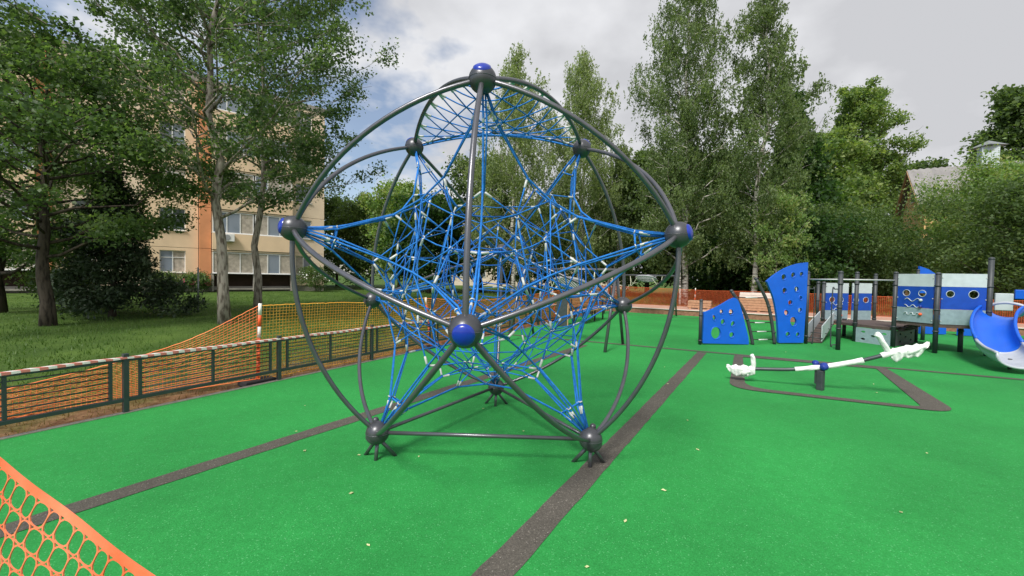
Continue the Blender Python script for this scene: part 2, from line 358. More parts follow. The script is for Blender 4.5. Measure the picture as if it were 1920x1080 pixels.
def strip(a, b, w_, z=.004):
    a, b = Vector(a), Vector(b); d = (b - a).normalized(); q = Vector((-d.y, d.x)) * w_ / 2; k = max(2, int((b - a).length / .12))
    L_ = []; Rr = []; rg = random.Random(int(a.x * 100 + b.y * 10))
    for i in range(k + 1):
        c = a + (b - a) * i / k; L_.append(c + q * (1 + rg.uniform(-.05, .05))); Rr.append(c - q * (1 + rg.uniform(-.05, .05)))
    m_ = MB(); m_.add([(p.x, p.y, z) for p in L_ + Rr], [(i, k + 1 + i, k + 2 + i, i + 1) for i in range(k)][::1]); return m_
structure('surface_stripe', strip((-.71, -3.15), (4.42, 4.98), .185), 'stripe')
structure('surface_stripe', strip((-5.0, -4.8), (1.98, 5.66), .18), 'stripe')
structure('surface_stripe', strip((-.9, 7.75), (10.2, 2.22), .13), 'stripe').location.z = .003
structure('surface_stripe', strip((4.6, 14.6), (16.0, 8.3), .10), 'stripe')
# the closed brown outline round the seesaw
def rnd_loop(P, r, seg=7):
    out = []
    for i in range(len(P)):
        p0, p, p1 = Vector(P[i - 1]), Vector(P[i]), Vector(P[(i + 1) % len(P)]); a = (p0 - p).normalized(); b = (p1 - p).normalized(); rr = r[i]
        s, e_ = p + a * rr, p + b * rr
        for k in range(seg + 1):
            t = k / seg; out.append(s * (1 - t) ** 2 + p * 2 * t * (1 - t) + e_ * t * t)
    return out
Pq = [(4.98, 4.72), (3.42, 2.02), (5.72, .98), (7.22, 3.62)]
outer = rnd_loop(Pq, [.10, .42, .35, .08]); cen = sum((Vector(p) for p in Pq), Vector((0, 0))) / 4
inner = rnd_loop([(5.04, 4.50), (3.70, 2.08), (5.50, 1.24), (6.98, 3.56)], [.08, .38, .10, .06])
k = len(outer); mb = MB(); mb.add([(p.x, p.y, .009) for p in outer] + [(p.x, p.y, .009) for p in inner], [(i, (i + 1) % k, k + (i + 1) % k, k + i) for i in range(k)])
structure('seesaw_outline_stripe', mb, 'stripe')
# kerb
mb = MB(); c = (A + B) / 2 + KN * .03; mb.box((c.x, c.y, -.026), ((B - A).length + .1, .06, .075), math.atan2(DY, DX), .008); structure('kerb', mb, 'kerb')
# low brick edging wall with terrace behind the far edge
ang_b = math.atan2(BD.y, BD.x)
mb = MB(); c = CORN + BD * 12.3 - Vector((-.02, -.02)) + KD * .12; mb.box((c.x, c.y, .09), (24.4, .14, .26), ang_b, .006)
wl = tag(obj('edging_wall', mb, 'brick'), 'low brown brick edging wall along the far edge of the green surface', 'wall')
mb = MB(); c2_ = CORN + BD * 12.3 + KD * .12; mb.box((c2_.x, c2_.y, .232), (24.5, .17, .025), ang_b, .005); cp = obj('coping', mb, 'slab', wl)
mb = MB(); c = CORN + BD * 12.3 + KD * 1.8; mb.box((c.x, c.y, .07), (24.6, 3.1, .25), ang_b); structure('paved_terrace', mb, 'pink')

# ------------------------------------------------------------------ the climbing globe
a = 1.8; ph = (1 + 5 ** .5) / 2; r1 = a / 3 ** .5; r2 = ph * r1; h1 = .7558 * a; h2 = .1784 * a; ZC = .882 * a; RZ = -.0436
def ico(r, deg, z):
    t = R(deg); x_, y_ = r * math.sin(t), -r * math.cos(t); c_, s_ = math.cos(RZ), math.sin(RZ)
    return Vector((c_ * x_ - s_ * y_, s_ * x_ + c_ * y_, z))
NV = {'T': ico(r1, 0, h1), 'UR': ico(r1, 120, h1), 'UL': ico(r1, 240, h1), 'C': ico(r2, 180, h2), 'L': ico(r2, 300, h2), 'R': ico(r2, 60, h2),
      'F': ico(r2, 0, -h2), 'MR': ico(r2, 120, -h2), 'ML': ico(r2, 240, -h2), 'B': ico(r1, 180, -h1), 'BL': ico(r1, 300, -h1), 'BR': ico(r1, 60, -h1)}
RG = NV['T'].length; RB = .098
keys = list(NV); edges = [(p, q) for i, p in enumerate(keys) for q in keys[i + 1:] if abs((NV[p] - NV[q]).length - a) < .05 * a]
faces = [(p, q, s) for i, p in enumerate(keys) for j, q in enumerate(keys[i + 1:], i + 1) for s in keys[j + 1:] if (p, q) in edges and (q, s) in edges and (p, s) in edges]
Z0 = Vector((0, 0, ZC))
globe = thing('climbing_globe', 'tall graphite pipe climbing globe strung with blue ropes, centre of the playground', 'climbing frame', (0, 0, 0))
BULGE = .80      # how far the pipes bow out from the straight chord towards the sphere
BOT = {'B', 'BL', 'BR'}; TOPF = {'T', 'UL', 'UR'}
def sph(p, q, t):
    d = (p.normalized() * (1 - t) + q.normalized() * t).normalized(); return d
for p, q in edges:
    P, Q = NV[p], NV[q]; mb = MB()
    if p in BOT and q in BOT: pts = [lerp(P, Q, t) + Z0 for t in (0, .5, 1)]
    else:
        om = P.angle(Q); pts = []
        for i in range(21):
            t = i / 20; d = (P * math.sin((1 - t) * om) + Q * math.sin(t * om)) / math.sin(om); pts.append(lerp(lerp(P, Q, t), d, BULGE) + Z0)
    obj('pipe', mb.tube(pts, (.0185 if not (p in BOT and q in BOT) else .0165), 12), 'steel', globe, True)
for kx, V in NV.items():
    mb = MB(); mb.sphere((0, 0, 0), RB, 28, 18); b = obj('ball', mb, 'ball', globe, True); b.location = V + Z0
    if kx in BOT:
        cd = Vector((V.x, V.y, 0)).normalized()
    d = V.normalized(); 
    mb = MB(); nu = 24; ca = R(41); vs_ = [(0, 0, RB * 1.07)]; fs = []
    for i in range(1, 7):
        th = ca * i / 6; rr = RB * (1.07 if i < 6 else 1.0)
        for j in range(nu): vs_.append((rr * math.sin(th) * math.cos(2 * math.pi * j / nu), rr * math.sin(th) * math.sin(2 * math.pi * j / nu), rr * math.cos(th)))
    fs += [(0, 1 + j, 1 + (j + 1) % nu) for j in range(nu)]
    for i in range(5):
        for j in range(nu): q_ = 1 + i * nu; fs.append((q_ + j, q_ + nu + j, q_ + nu + (j + 1) % nu, q_ + (j + 1) % nu))
    mb.add(vs_, fs); cpo = obj('cap', mb, 'cap' if kx not in BOT else 'ball', b, True); cpo.rotation_euler = d.to_track_quat('Z', 'Y').to_euler()
    # seam band and bolts
    mb = MB(); mb.tube([Vector((math.cos(t), math.sin(t), 0)) * RB * 1.003 for t in [2 * math.pi * i / 32 for i in range(33)]], .0022, 5, False); sm = obj('seam', mb, 'steel', b, True)
    if kx in BOT:
        for i in range(3):
            t = R(30 + 120 * i) + RZ; e0 = V + Z0 - Vector((0, 0, .04 if i < 2 else .06)); e1 = Vector((V.x + math.cos(t) * .165, V.y + math.sin(t) * .165, 0.0))
            if i == 2: e1 = Vector((V.x - .005, V.y - .03, 0.))
            obj('foot', MB().tube([e0, e1 - Vector((0, 0, .02))], .016, 10), 'steel', globe, True)
        kn = V + Z0 + Vector((V.x, V.y, 0)).normalized() * -.01 + Vector((-.04 if kx != 'BR' else .035, .04, .09))
        obj('knob', MB().sphere(kn, .028, 14, 10), 'ball', globe, True)
# ropes
clamp_me = MB().tube([(0, 0, -.034), (0, 0, -.03), (0, 0, .03), (0, 0, .034)], [.007, .0105, .0105, .007], 8).mesh('clamp', 'clamp', True)
ring_me = MB().tube([Vector((math.cos(t), math.sin(t), 0)) * .014 for t in [2 * math.pi * i / 10 for i in range(11)]], .0052, 6, False).mesh('clamp_ring', 'clamp', True)
nclamp = 0
def clamp(p, d, me=clamp_me, nm='clamp'):
    o = link(nm, me, globe); o.location = p; o.rotation_euler = Vector(d).to_track_quat('Z', 'Y').to_euler()
rr_ = random.Random(3)
def rope(pts, r=.0088, mt='rope'):
    return obj('rope', MB().tube(pts, r, 7), mt, globe, True)
def erope(p, q, t):                     # point on the slack rope that shadows edge p-q
    P, Q = NV[p], NV[q]; mdir = (P + Q).normalized(); cm = (P + Q) / 2; Mi = mdir * RG * .60; Qc = Mi * 2 - cm
    return P * (1 - t) ** 2 + Qc * 2 * t * (1 - t) + Q * t * t + Z0
top_e = lambda p, q: p in TOPF and q in TOPF
TR, TS = .135, .36
for p, q in edges:
    if top_e(p, q): continue
    ts = [.03, TR, TS, .5, 1 - TS, 1 - TR, .97]
    if p in BOT and q in BOT: pts = [erope(p, q, t) + (Vector((0, 0, -.0))) for t in ts]
    else: pts = [erope(p, q, t) for t in ts]
    off = (pts[3] - Z0).cross(pts[4] - pts[2]).normalized() * .028
    mb = MB().tube(pts, .0082, 7); mb.tube([pts[0] + off * .6, pts[1] + off, pts[2] + off * .4], .0070, 7); mb.tube([pts[-1] + off * .6, pts[-2] + off, pts[-3] + off * .4], .0070, 7)
    obj('rope', mb, 'rope', globe, True)
# rings near each ball
for v in keys:
    nb = [e_ for e_ in keys if (v, e_) in edges or (e_, v) in edges]
    nb = [x_ for x_ in nb if not top_e(v, x_)]
    mb = MB()
    for i, p in enumerate(nb):
        for q in nb[i + 1:]:
            if (p, q) in edges or (q, p) in edges: mb.tube([erope(v, p, TR), erope(v, q, TR)], .0075, 7)
        e_ = erope(v, p, TR); clamp(e_, erope(v, p, .2) - e_, ring_me, 'clamp_ring'); clamp(erope(v, p, TR - .03), erope(v, p, .2) - e_)
    obj('rope', mb, 'rope', globe, True)
# inner web: a triangle loop behind each face, a pentagon loop behind each ball, short ties to the edge ropes
def jz(q=.035): return Vector((rr_.uniform(-q, q), rr_.uniform(-q, q), rr_.uniform(-q, q)))
W = {}
for f in faces:
    for v in f:
        o1, o2 = [x_ for x_ in f if x_ != v]; W[f, v] = (NV[v] * .50 + NV[o1] * .25 + NV[o2] * .25).normalized() * RG * .54 + jz(.012) + Z0
def sagrope(P, dz=.012):
    out = []
    for i in range(len(P) - 1): out += [P[i], (P[i] + P[i + 1]) / 2 - Vector((0, 0, dz))]
    return out + [P[-1]]
for f in faces:
    if set(f) == TOPF: continue
    tri = [W[f, v] for v in f]; rope(sagrope(tri + tri[:1]), .0060)
    for v in f:
        clamp(W[f, v], (W[f, v] - Z0), ring_me, 'clamp_ring')
        for q in f:
            if q == v or top_e(v, q): continue
            s = erope(v, q, TS); g = W[f, v]; d = g - s; rope([s, g], .0060); clamp(s + d * .16, d)
RINGS = {}
for v in keys:
    fs_ = [f for f in faces if v in f and set(f) != TOPF]; ring = [fs_[0]]
    while len(ring) < len(fs_):
        nx = [f for f in fs_ if f not in ring and len(set(f) & set(ring[-1])) == 2]
        if not nx: ring = ring[::-1]; nx = [f for f in fs_ if f not in ring and len(set(f) & set(ring[-1])) == 2]
        if not nx: break
        ring.append(nx[0])
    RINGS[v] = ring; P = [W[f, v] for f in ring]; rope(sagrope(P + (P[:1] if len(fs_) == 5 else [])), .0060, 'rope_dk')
# second, smaller web inside the first, tied to it
W2 = {k_: (p_ - Z0) * .50 + jz(.015) + Z0 for k_, p_ in W.items()}
for v in keys:
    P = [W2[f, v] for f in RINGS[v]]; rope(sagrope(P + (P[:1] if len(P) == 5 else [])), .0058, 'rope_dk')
for f in faces:
    if set(f) == TOPF: continue
    v = min(f, key=lambda q: abs((W[f, q] - Z0).z)); rope([W[f, v], W2[f, v]], .0066); clamp(W[f, v] * .8 + W2[f, v] * .2, W2[f, v] - W[f, v])
    v = max(f, key=lambda q: abs((W[f, q] - Z0).z)); o1 = [q for q in f if q != v][0]; rope([W2[f, v], W2[f, o1]], .0066)
# a loop behind every face, joining the middles of its three edge ropes
for f in faces:
    if len(set(f) & TOPF) >= 2 or set(f) == BOT: continue
    tri = [erope(f[0], f[1], .5), erope(f[1], f[2], .5), erope(f[0], f[2], .5)]; rope(sagrope(tri + tri[:1], .02), .0056)
# upright ropes between the upper and lower halves of the web
hi = [p_ for (f, v), p_ in W.items() if set(f) != TOPF and (p_ - Z0).z > .12]; lo = [p_ for (f, v), p_ in W.items() if (p_ - Z0).z < .05]; used = []
for p_ in sorted(hi, key=lambda q: -q.z):
    c_ = min(lo, key=lambda q: (q.xy - p_.xy).length + (1 if any((q - u).length < .01 for u in used) else 0)); d = c_ - p_
    if d.xy.length < .24 and len(used) < 14: used.append(c_); rope([p_, p_ * .5 + c_ * .5 + jz(.015), c_], .0068); clamp(p_ + d * .08, d); clamp(c_ - d * .08, d)
# the fine net hung in the top triangle
T_, UL_, UR_ = NV['T'], NV['UL'], NV['UR']
def toppt(b1, b2, b3):
    q_ = T_ * b1 + UL_ * b2 + UR_ * b3; p_ = q_ * (1 - BULGE) + q_.normalized() * RG * BULGE
    return p_ * (1 - .17 * 27 * b1 * b2 * b3) + Z0
NT = 9; topnet = []
for fam in range(3):
    for kx in range(1, NT):
        if fam == 0 and kx > NT - 2: continue
        c_ = kx / NT; pts = []
        for i in range(13):
            s = (1 - c_) * i / 12; o_ = 1 - c_ - s
            b = [(c_, s, o_), (s, c_, o_), (s, o_, c_)][fam]; pts.append(toppt(*b))
        rope(pts, .0060)
        for j, i in ((0, 1), (-1, -2)): d = (pts[i] - pts[j]).normalized(); clamp(pts[j] + d * .045, d)
rope([toppt(0.02, 1 - t, t) - Vector((0, 0, .03)) for t in [.06 + .88 * i / 12 for i in range(13)]], .010)

# ------------------------------------------------------------------ metal fence along the kerb
SP = 1.71; FA = math.atan2(DY, DX)
f0 = K0 + KD * (.888 - 4 * SP) + KN * .03
fence = thing('metal_fence', 'low slate grey metal fence of thin horizontal bars along the left kerb', 'fence', (f0.x, f0.y, 0), FA)
NPAN = 14
fm = {'post': MB().box((0, 0, .31), (.05, .05, .68), 0, .004).mesh('post', 'slate'), 'rail': MB().box((SP / 2, 0, 0), (SP - .052, .04, .04), 0, .004).mesh('rail', 'slate'),
      'upright': MB().box((0, 0, 0), (.03, .03, .40), 0, .003).mesh('upright', 'slate'), 'bar': MB().tube([(.14, 0, 0), (SP - .14, 0, 0)], .0075, 6).mesh('bar', 'slate', True)}
for i in range(NPAN + 1):
    o = link('post', fm['post'], fence); o.location = (i * SP, 0, 0)
    if i == NPAN: break
    for z in (.585, .145):
        o = link('rail', fm['rail'], fence); o.location = (i * SP, 0, z)
    for xx in (.125, SP / 2, SP - .125):
        o = link('upright', fm['upright'], fence); o.location = (i * SP + xx, 0, .365)
    for k in range(7):
        o = link('bar', fm['bar'], fence); o.location = (i * SP, 0, .195 + k * .054)
rg = random.Random(5); mb = MB(); prof = []
xs_ = [SP * NPAN * i / 420 for i in range(421)]; V = []; F = []
for i, xx in enumerate(xs_):
    wv = .006 * math.sin(xx * 3.1) + rg.uniform(-.004, .004); dz = .003 * math.sin(xx * 7) + rg.uniform(0, .004)
    for (yy, zz) in ((-.029, .588 + wv), (-.027, .611 + dz), (.024, .612 + dz), (.029, .594 + wv)): V.append((xx, yy, zz))
for i in range(420):
    for j in range(3): q = i * 4 + j; F.append((q, q + 1, q + 5, q + 4))
mb.add(V, F); tp = obj('barrier_tape', mb, 'tape', None, False); tp.location = (f0.x, f0.y, 0.0); tp.rotation_euler = (0, 0, FA)
md = tp.modifiers.new('thickness', 'SOLIDIFY'); md.thickness = .0015
tag(tp, 'red and white striped barrier tape laid along the top rail of the fence', 'tape')

# ------------------------------------------------------------------ orange barrier netting
def net(name, label, path, cell, rows, th, mt, cat='barrier net', seed=1, sagamp=.03):
    """path: (x, y, z of top, z of bottom); a knotted mesh hung along it"""
    rg = np.random.default_rng(seed); P = np.array(path, float); seg = np.hypot(*np.diff(P[:, :2], axis=0).T); cs = np.r_[0, np.cumsum(seg)]
    n = int(cs[-1] / cell); s = np.linspace(0, cs[-1], n); Q = np.stack([np.interp(s, cs, P[:, i]) for i in range(4)], 1)
    tx = np.gradient(Q[:, 0], s); ty = np.gradient(Q[:, 1], s); nrm = np.stack([-ty, tx], 1); nrm /= np.linalg.norm(nrm, axis=1)[:, None]
    wob = np.cumsum(rg.normal(0, 1, n)); wob = np.convolve(wob - wob.mean(), np.ones(25) / 25, 'same'); wob = wob / (np.abs(wob).max() + 1e-6) * sagamp
    V = np.zeros((n, rows, 3)); v = np.linspace(0, 1, rows)
    for j in range(rows):
        z = Q[:, 2] * (1 - v[j]) + Q[:, 3] * v[j] + wob * (1 - v[j])
        bl = (np.sin(s * 1.3 + seed) * .04 + np.sin(s * 3.7 + 2 * seed) * .02) * math.sin(math.pi * (.15 + .7 * v[j])) + rg.normal(0, .003, n) + .06 * (v[j] - .5) * np.sin(s * .8)
        V[:, j, 0] = Q[:, 0] + nrm[:, 0] * bl; V[:, j, 1] = Q[:, 1] + nrm[:, 1] * bl; V[:, j, 2] = z + rg.normal(0, .002, n)
    av = np.r_[nrm.mean(0), 0]; av /= np.linalg.norm(av); at = np.array([-av[1], av[0], 0])
    AV = []; AF = []; base = 0
    def strands(A, o3):
        nonlocal base
        k, l, _ = A.shape; W = A[:, :, None, :] + np.array(o3)[None, None]; AV.append(W.reshape(-1, 3)); idx = np.arange(k * l * 3).reshape(k, l, 3) + base
        for e_ in range(3):
            f_ = (e_ + 1) % 3; AF.append(np.stack([idx[:, :-1, e_], idx[:, 1:, e_], idx[:, 1:, f_], idx[:, :-1, f_]], -1).reshape(-1, 4))
        base += k * l * 3
    up_ = np.array([0, 0, 1.])
    strands(V, [at * th, -at * th * .5 + av * th * .8, -at * th * .5 - av * th * .8])
    H_ = V.transpose(1, 0, 2); strands(H_[1:-1], [up_ * th, -up_ * th * .5 + av * th * .8, -up_ * th * .5 - av * th * .8])
    strands(H_[[0, -1]], [up_ * th * 2.2, -up_ * th * 1.1 + av * th * 1.6, -up_ * th * 1.1 - av * th * 1.6])
    o = link(name, arrmesh(name, np.concatenate(AV), np.concatenate(AF), mt)); return tag(o, label, cat)
net('barrier_netting', 'bright orange barrier netting sagging to the ground left of the striped post', [(-3.33, 1.93, 1.09, .05), (-3.56, 1.77, .93, .04), (-3.80, 1.61, .76, .02), (-4.10, 1.42, .58, .0), (-4.40, 1.15, .44, -.02), (-4.80, .80, .32, -.03), (-5.14, .35, .25, -.03), (-5.6, -.5, .22, -.03), (-6.2, -1.6, .30, -.03)], .042, 24, .0036, 'orange', seed=3)
net('barrier_netting', 'amber barrier netting stretched taut behind the fence between the striped posts', [(-3.33, 1.94, 1.085, .03), (-2.80, 2.82, 1.055, .03), (-2.32, 3.55, 1.06, .03), (-1.60, 4.98, 1.06, .03)], .046, 25, .0036, 'orangey', seed=8)
net('barrier_netting', 'orange barrier netting behind the globe, running on past the bench', [(-1.58, 5.0, 1.06, .03), (-.90, 6.4, .95, .03), (.62, 8.8, .96, .03), (1.9, 11.2, 1.05, .03), (3.6, 14.0, 1.12, .03), (5.6, 18.4, 1.15, .05)], .05, 23, .0044, 'orange', seed=11)
net('barrier_netting', 'rust orange barrier netting along the far terrace in front of the trees', [(5.6, 18.4, 1.15, .1), (7.4, 18.4, 1.13, .2), (10.3, 16.9, 1.05, .2), (14.8, 13.9, 1.02, .2), (18.5, 11.6, 1.02, .2), (24, 8.2, 1.02, .2)], .06, 19, .0048, 'orangefar', seed=15)
def stake(x, y, lean, label, h=1.1, z0=-.03):
    t = thing('barrier_post', label, 'post', (x, y, z0)); n_ = 7; tp_ = Vector((x + lean[0], y + lean[1], h)); bt = Vector((x, y, z0))
    for i in range(n_):
        a_, b_ = lerp(bt, tp_, i / n_ if i else 0), lerp(bt, tp_, (i + 1) / n_)
        wht = i in (4, 6) if n_ == 7 else i % 2
        obj('band', MB().tube([a_, b_], .024, 10), 'postwh' if wht else 'postor', t, True, True)
    obj('base_plate', MB().box((x, y, z0 + .035), (.42, .24, .07), FA, .015), 'black', t, world=True)
stake(-3.38, 1.95, (.05, -.02), 'leaning orange and white striped post where the netting sags', 1.12)
stake(-1.45, 5.02, (-.15, 0), 'orange and white striped post behind the globe, end of amber netting', 1.08)
stake(1.95, 11.3, (-.12, .05), 'orange and white striped post beyond the litter bin', 1.12)
stake(9.8, 17.3, (.02, 0), 'short orange and white post in the far netting near the birch', 1.15)
stake(5.6, 18.5, (.04, 0), 'orange and white post at the far corner of the netting', 1.2)

# near netting with oval holes, bottom left corner
S0 = Vector((-1.52, -2.815, 1.195)); du = Vector((.909, -.364, -.198)); dn = Vector((.10, -.16, -.98)); wn = du.cross(dn).normalized()
cu, cv = .047, .060; nu_, nvv = 46, 11; V = []; F = []; rg = random.Random(4)
jit = {}
def npos(u, v):
    o_ = .004 * math.sin(u * 6 + v * 9) * v * 8 + .002 * math.sin(u * 17 - v * 11); sk = u - .62 * v
    return S0 + du * sk + dn * v + wn * o_ + dn * (.0015 * math.sin(u * 9))
mb = MB(); NS = 16
ul = [0]
for i in range(nu_): ul.append(ul[-1] + cu * (1.16 if i % 2 else .84))
mb.add([npos(u, -.020) for u in ul] + [npos(u, 0) for u in ul], [(i, i + 1, len(ul) + i + 1, len(ul) + i) for i in range(nu_)])
for j in range(nvv):
    sh = (j % 2) * cu * .5
    for i in range(nu_):
        u0, u1 = ul[i] + sh, ul[i + 1] + sh; v0, v1 = j * cv, (j + 1) * cv
        uc, vc = (u0 + u1) / 2, (v0 + v1) / 2; ru, rv = (u1 - u0) * .468, cv * .468
        ou = []; inn = []
        for k in range(NS):
            t = 2 * math.pi * (k + .5) / NS; c_, s_ = math.cos(t), math.sin(t); mxx = max(abs(c_), abs(s_))
            ou.append(npos(uc + (u1 - u0) / 2 * c_ / mxx, vc + cv / 2 * s_ / mxx)); e_ = (abs(c_) ** 3.0 + abs(s_) ** 3.0) ** (1 / 3.0)
            inn.append(npos(uc + ru * c_ / e_, vc + rv * s_ / e_))
        mb.add(ou + inn, [(k, (k + 1) % NS, NS + (k + 1) % NS, NS + k) for k in range(NS)])
nr = obj('barrier_netting', mb, 'orangenear', None); md = nr.modifiers.new('thickness', 'SOLIDIFY'); md.thickness = .0022; md.offset = 0
tag(nr, 'near orange plastic safety netting with oval holes in the bottom left corner', 'barrier net')

# ------------------------------------------------------------------ seesaw wrapped in white film
ss = thing('seesaw', 'seesaw beam wrapped in white film on a short dark post', 'seesaw', (4.77, 2.02, 0))
BP = [Vector(p) for p in ((3.80, 2.49, .17), (4.02, 2.38, .215), (4.43, 2.20, .255), (4.77, 2.02, .335), (5.05, 1.88, .43), (5.20, 1.80, .49), (5.36, 1.70, .575), (5.55, 1.60, .67), (5.72, 1.50, .74))]
def catmull(P, k=6):
    out = []
    for i in range(len(P) - 1):
        p0, p1, p2, p3 = P[max(i - 1, 0)], P[i], P[i + 1], P[min(i + 2, len(P) - 1)]
        for j in range(k):
            t = j / k; out.append(.5 * ((2 * p1) + (p2 - p0) * t + (2 * p0 - 5 * p1 + 4 * p2 - p3) * t * t + (3 * p1 - p0 - 3 * p2 + p3) * t ** 3))
    return out + [P[-1]]
bp_ = catmull(BP); obj('beam', MB().tube(bp_, .027, 14), 'slate', ss, True, True)
def lump(name, pts, rad, seed, amp=.25, parent=ss, mt='wrap', n=22, fl=None):
    rg = random.Random(seed); P = catmull([Vector(p) for p in pts], 7); k = len(P); rad = list(np.interp(np.linspace(0, 1, k), np.linspace(0, 1, len(rad)), rad))
    mb = MB(); mb.tube(P, rad, n); c = [Vector(v) for v in mb.v]; ph_ = [rg.uniform(0, 6.28) for _ in range(8)]
    for i, v in enumerate(c):
        ring = i // n; ax = P[min(ring, k - 1)]; d = v - ax; t = ring / k * 9; th = (i % n) / n * 6.283
        s = 1 + amp * (.55 * math.sin(2 * th + t * .9 + ph_[0]) + .30 * math.sin(5 * th + t * 1.1 + ph_[2]) + .25 * math.sin(t * 1.9 + ph_[3] + th) + .12 * math.sin(9 * th - t * 2 + ph_[4]))
        c[i] = ax + d * s
    mb.v = [tuple(q) for q in c]; return obj(name, mb, mt, parent, True, True)
lump('wrap', [bp_[i] for i in range(13, 19)], [.030, .036, .035, .037, .036, .034], 1, .10)
lump('wrap', [bp_[i] for i in range(19, 31)], [.034, .038, .036, .039, .038, .040], 2, .10)
lump('wrap', [bp_[i] for i in range(36, 44)], [.040, .046, .050], 3, .12)
def drape(nm, P0, P1, wid, hem, seed, rag=.42):
    """loose film thrown over the seat: a folded sheet hanging either side of the beam"""
    rg = random.Random(seed); P0, P1 = Vector(P0), Vector(P1); ax = (P1 - P0); sd_ = Vector((-ax.y, ax.x, 0)).normalized(); NU, NW = 36, 17; V = []; ph_ = [rg.uniform(0, 6.28) for _ in range(9)]
    for i in range(NU):
        u = i / (NU - 1); tap = math.sin(math.pi * min(1, .10 + u * .93)) ** .6
        hL = [hem * tap * (1 + rag * (.5 * math.sin(u * 7 + ph_[q]) + .30 * math.sin(u * 12 + ph_[q + 1]))) for q in (0, 3)]
        wv_ = wid * tap * (1 + .16 * math.sin(u * 9 + ph_[6]))
        for j in range(NW):
            w_ = j / (NW - 1) * 2 - 1; a_ = abs(w_); side = sd_ * math.copysign(1, w_)
            out = wv_ * min(1, a_ / .38) ** .7; dn_ = 0 if a_ < .30 else hL[0 if w_ < 0 else 1] * ((a_ - .30) / .70)
            fold = .014 * math.sin(u * 26 + ph_[7] + 3 * a_) * max(0, a_ - .25) + .010 * math.sin(u * 47 + ph_[8] * w_) * a_
            p_ = P0 + ax * u + side * (out + fold - .25 * dn_) + Vector((0, 0, .035 * (1 - a_ / .38) if a_ < .38 else 0)) - Vector((0, 0, dn_)) + Vector((0, 0, .012 * math.sin(u * 21 + w_ * 5 + ph_[4]) + .006 * math.sin(u * 50 + w_ * 13))); V.append(p_)
    F = [(i * NW + j, (i + 1) * NW + j, (i + 1) * NW + j + 1, i * NW + j + 1) for i in range(NU - 1) for j in range(NW - 1)]
    o = obj(nm, MB().add(V, F), 'wrap', ss, True, True); o.modifiers.new('thickness', 'SOLIDIFY').thickness = .003; return o
drape('seat_wrap', (5.45, 1.65, .64), (5.79, 1.465, .775), .065, .15, 4)
lump('seat', [(5.50, 1.62, .64), (5.60, 1.56, .68), (5.72, 1.49, .735)], [.03, .065, .03], 9, .15)
lump('handle_wrap', [(5.43, 1.65, .62), (5.36, 1.67, .74), (5.315, 1.68, .83), (5.28, 1.69, .875), (5.262, 1.695, .89)], [.03, .034, .038, .036, .012], 5, .22)
drape('seat_wrap', (4.02, 2.385, .225), (3.66, 2.55, .205), .062, .135, 6)
lump('seat', [(3.97, 2.41, .17), (3.88, 2.45, .16), (3.75, 2.51, .17)], [.03, .065, .03], 10, .15)
lump('handle_wrap', [(4.00, 2.39, .20), (3.995, 2.39, .30), (3.985, 2.395, .38), (3.975, 2.40, .425), (3.97, 2.40, .44)], [.026, .030, .032, .030, .012], 7, .22)
obj('pivot_post', MB().box((4.77, 2.02, .14), (.085, .085, .30), .5, .012), 'post_dk', ss, world=True)
obj('pivot_bracket', MB().box((4.745, 2.035, .20), (.03, .09, .24), .5, .008), 'post_dk', ss, world=True)
lump('pivot_cap', [(4.745, 1.965, .335), (4.80, 2.0, .345), (4.80, 2.07, .345)], [.035, .060, .035], 8, .06, mt='pivot')
lump('pivot_cap', [(4.72, 2.06, .36), (4.74, 2.09, .38), (4.78, 2.12, .37)], [.028, .044, .028], 12, .06, mt='pivot')

# ------------------------------------------------------------------ blue climbing boards
cl = thing('climbing_boards', 'two bright blue moulded climbing boards with holes between dark curved poles', 'climbing frame', (6.2, 6.3, 0))
def oval(cx, cz, rx, rz, tilt=0, n=14):
    return [(cx + rx * math.cos(t) * math.cos(tilt) - rz * math.sin(t) * math.sin(tilt), cz + rx * math.cos(t) * math.sin(tilt) + rz * math.sin(t) * math.cos(tilt)) for t in [2 * math.pi * i / n for i in range(n)]]
def lowmap(u, v): return (4.95 + (1280 + u / 6 - 1318) * .01393, .04 + (643 - (470 + v / 6)) * .01314)
def tallmap(u, v): return (6.62 + (1280 + u / 6 - 1430) * .01387, .03 + (645 - (470 + v / 6)) * .01353)
def curve2(P, k=5): return [(p.x, p.y) for p in catmull([Vector((a_, b_, 0)) for a_, b_ in P], k)]
def board(nm, outline, holes, mp, y0, sk):
    ol = [mp(*p) for p in outline]; hl = [oval(*mp(c_[0], c_[1]), c_[2] * .0023, c_[3] * .0023, c_[4]) for c_ in holes]
    fr = lambda u, v, w_: (u, y0 + (u - ol[0][0]) * sk + w_, v)
    o = obj(nm, MB().plate(ol, hl, .075, fr), 'blue', cl, world=True); 
    md = o.modifiers.new('bevel', 'BEVEL'); md.width = .014; md.segments = 2; md.limit_method = 'ANGLE'; md.angle_limit = R(50)
    # moulded rims round the holes
    for h in hl:
        obj('hole_rim', MB().tube([Vector(fr(p[0], p[1], -.034)) for p in h + h[:1]], .012, 6, False), 'blue', o, True, True)
    return o
low_out = [(225, 1040), (228, 700)] + curve2([(228, 700), (330, 655), (430, 600), (500, 555), (560, 528)])[1:] + curve2([(560, 528), (600, 560), (650, 690), (690, 840), (725, 960), (735, 1050)])[1:]
board('climbing_board', low_out, [(418, 688, 22, 28, .2), (525, 690, 28, 34, .3), (340, 755, 20, 34, .3), (437, 800, 26, 32, 0), (548, 820, 24, 32, -.3), (540, 945, 30, 32, 0), (365, 925, 58, 68, .1)], lowmap, 6.1, .08)
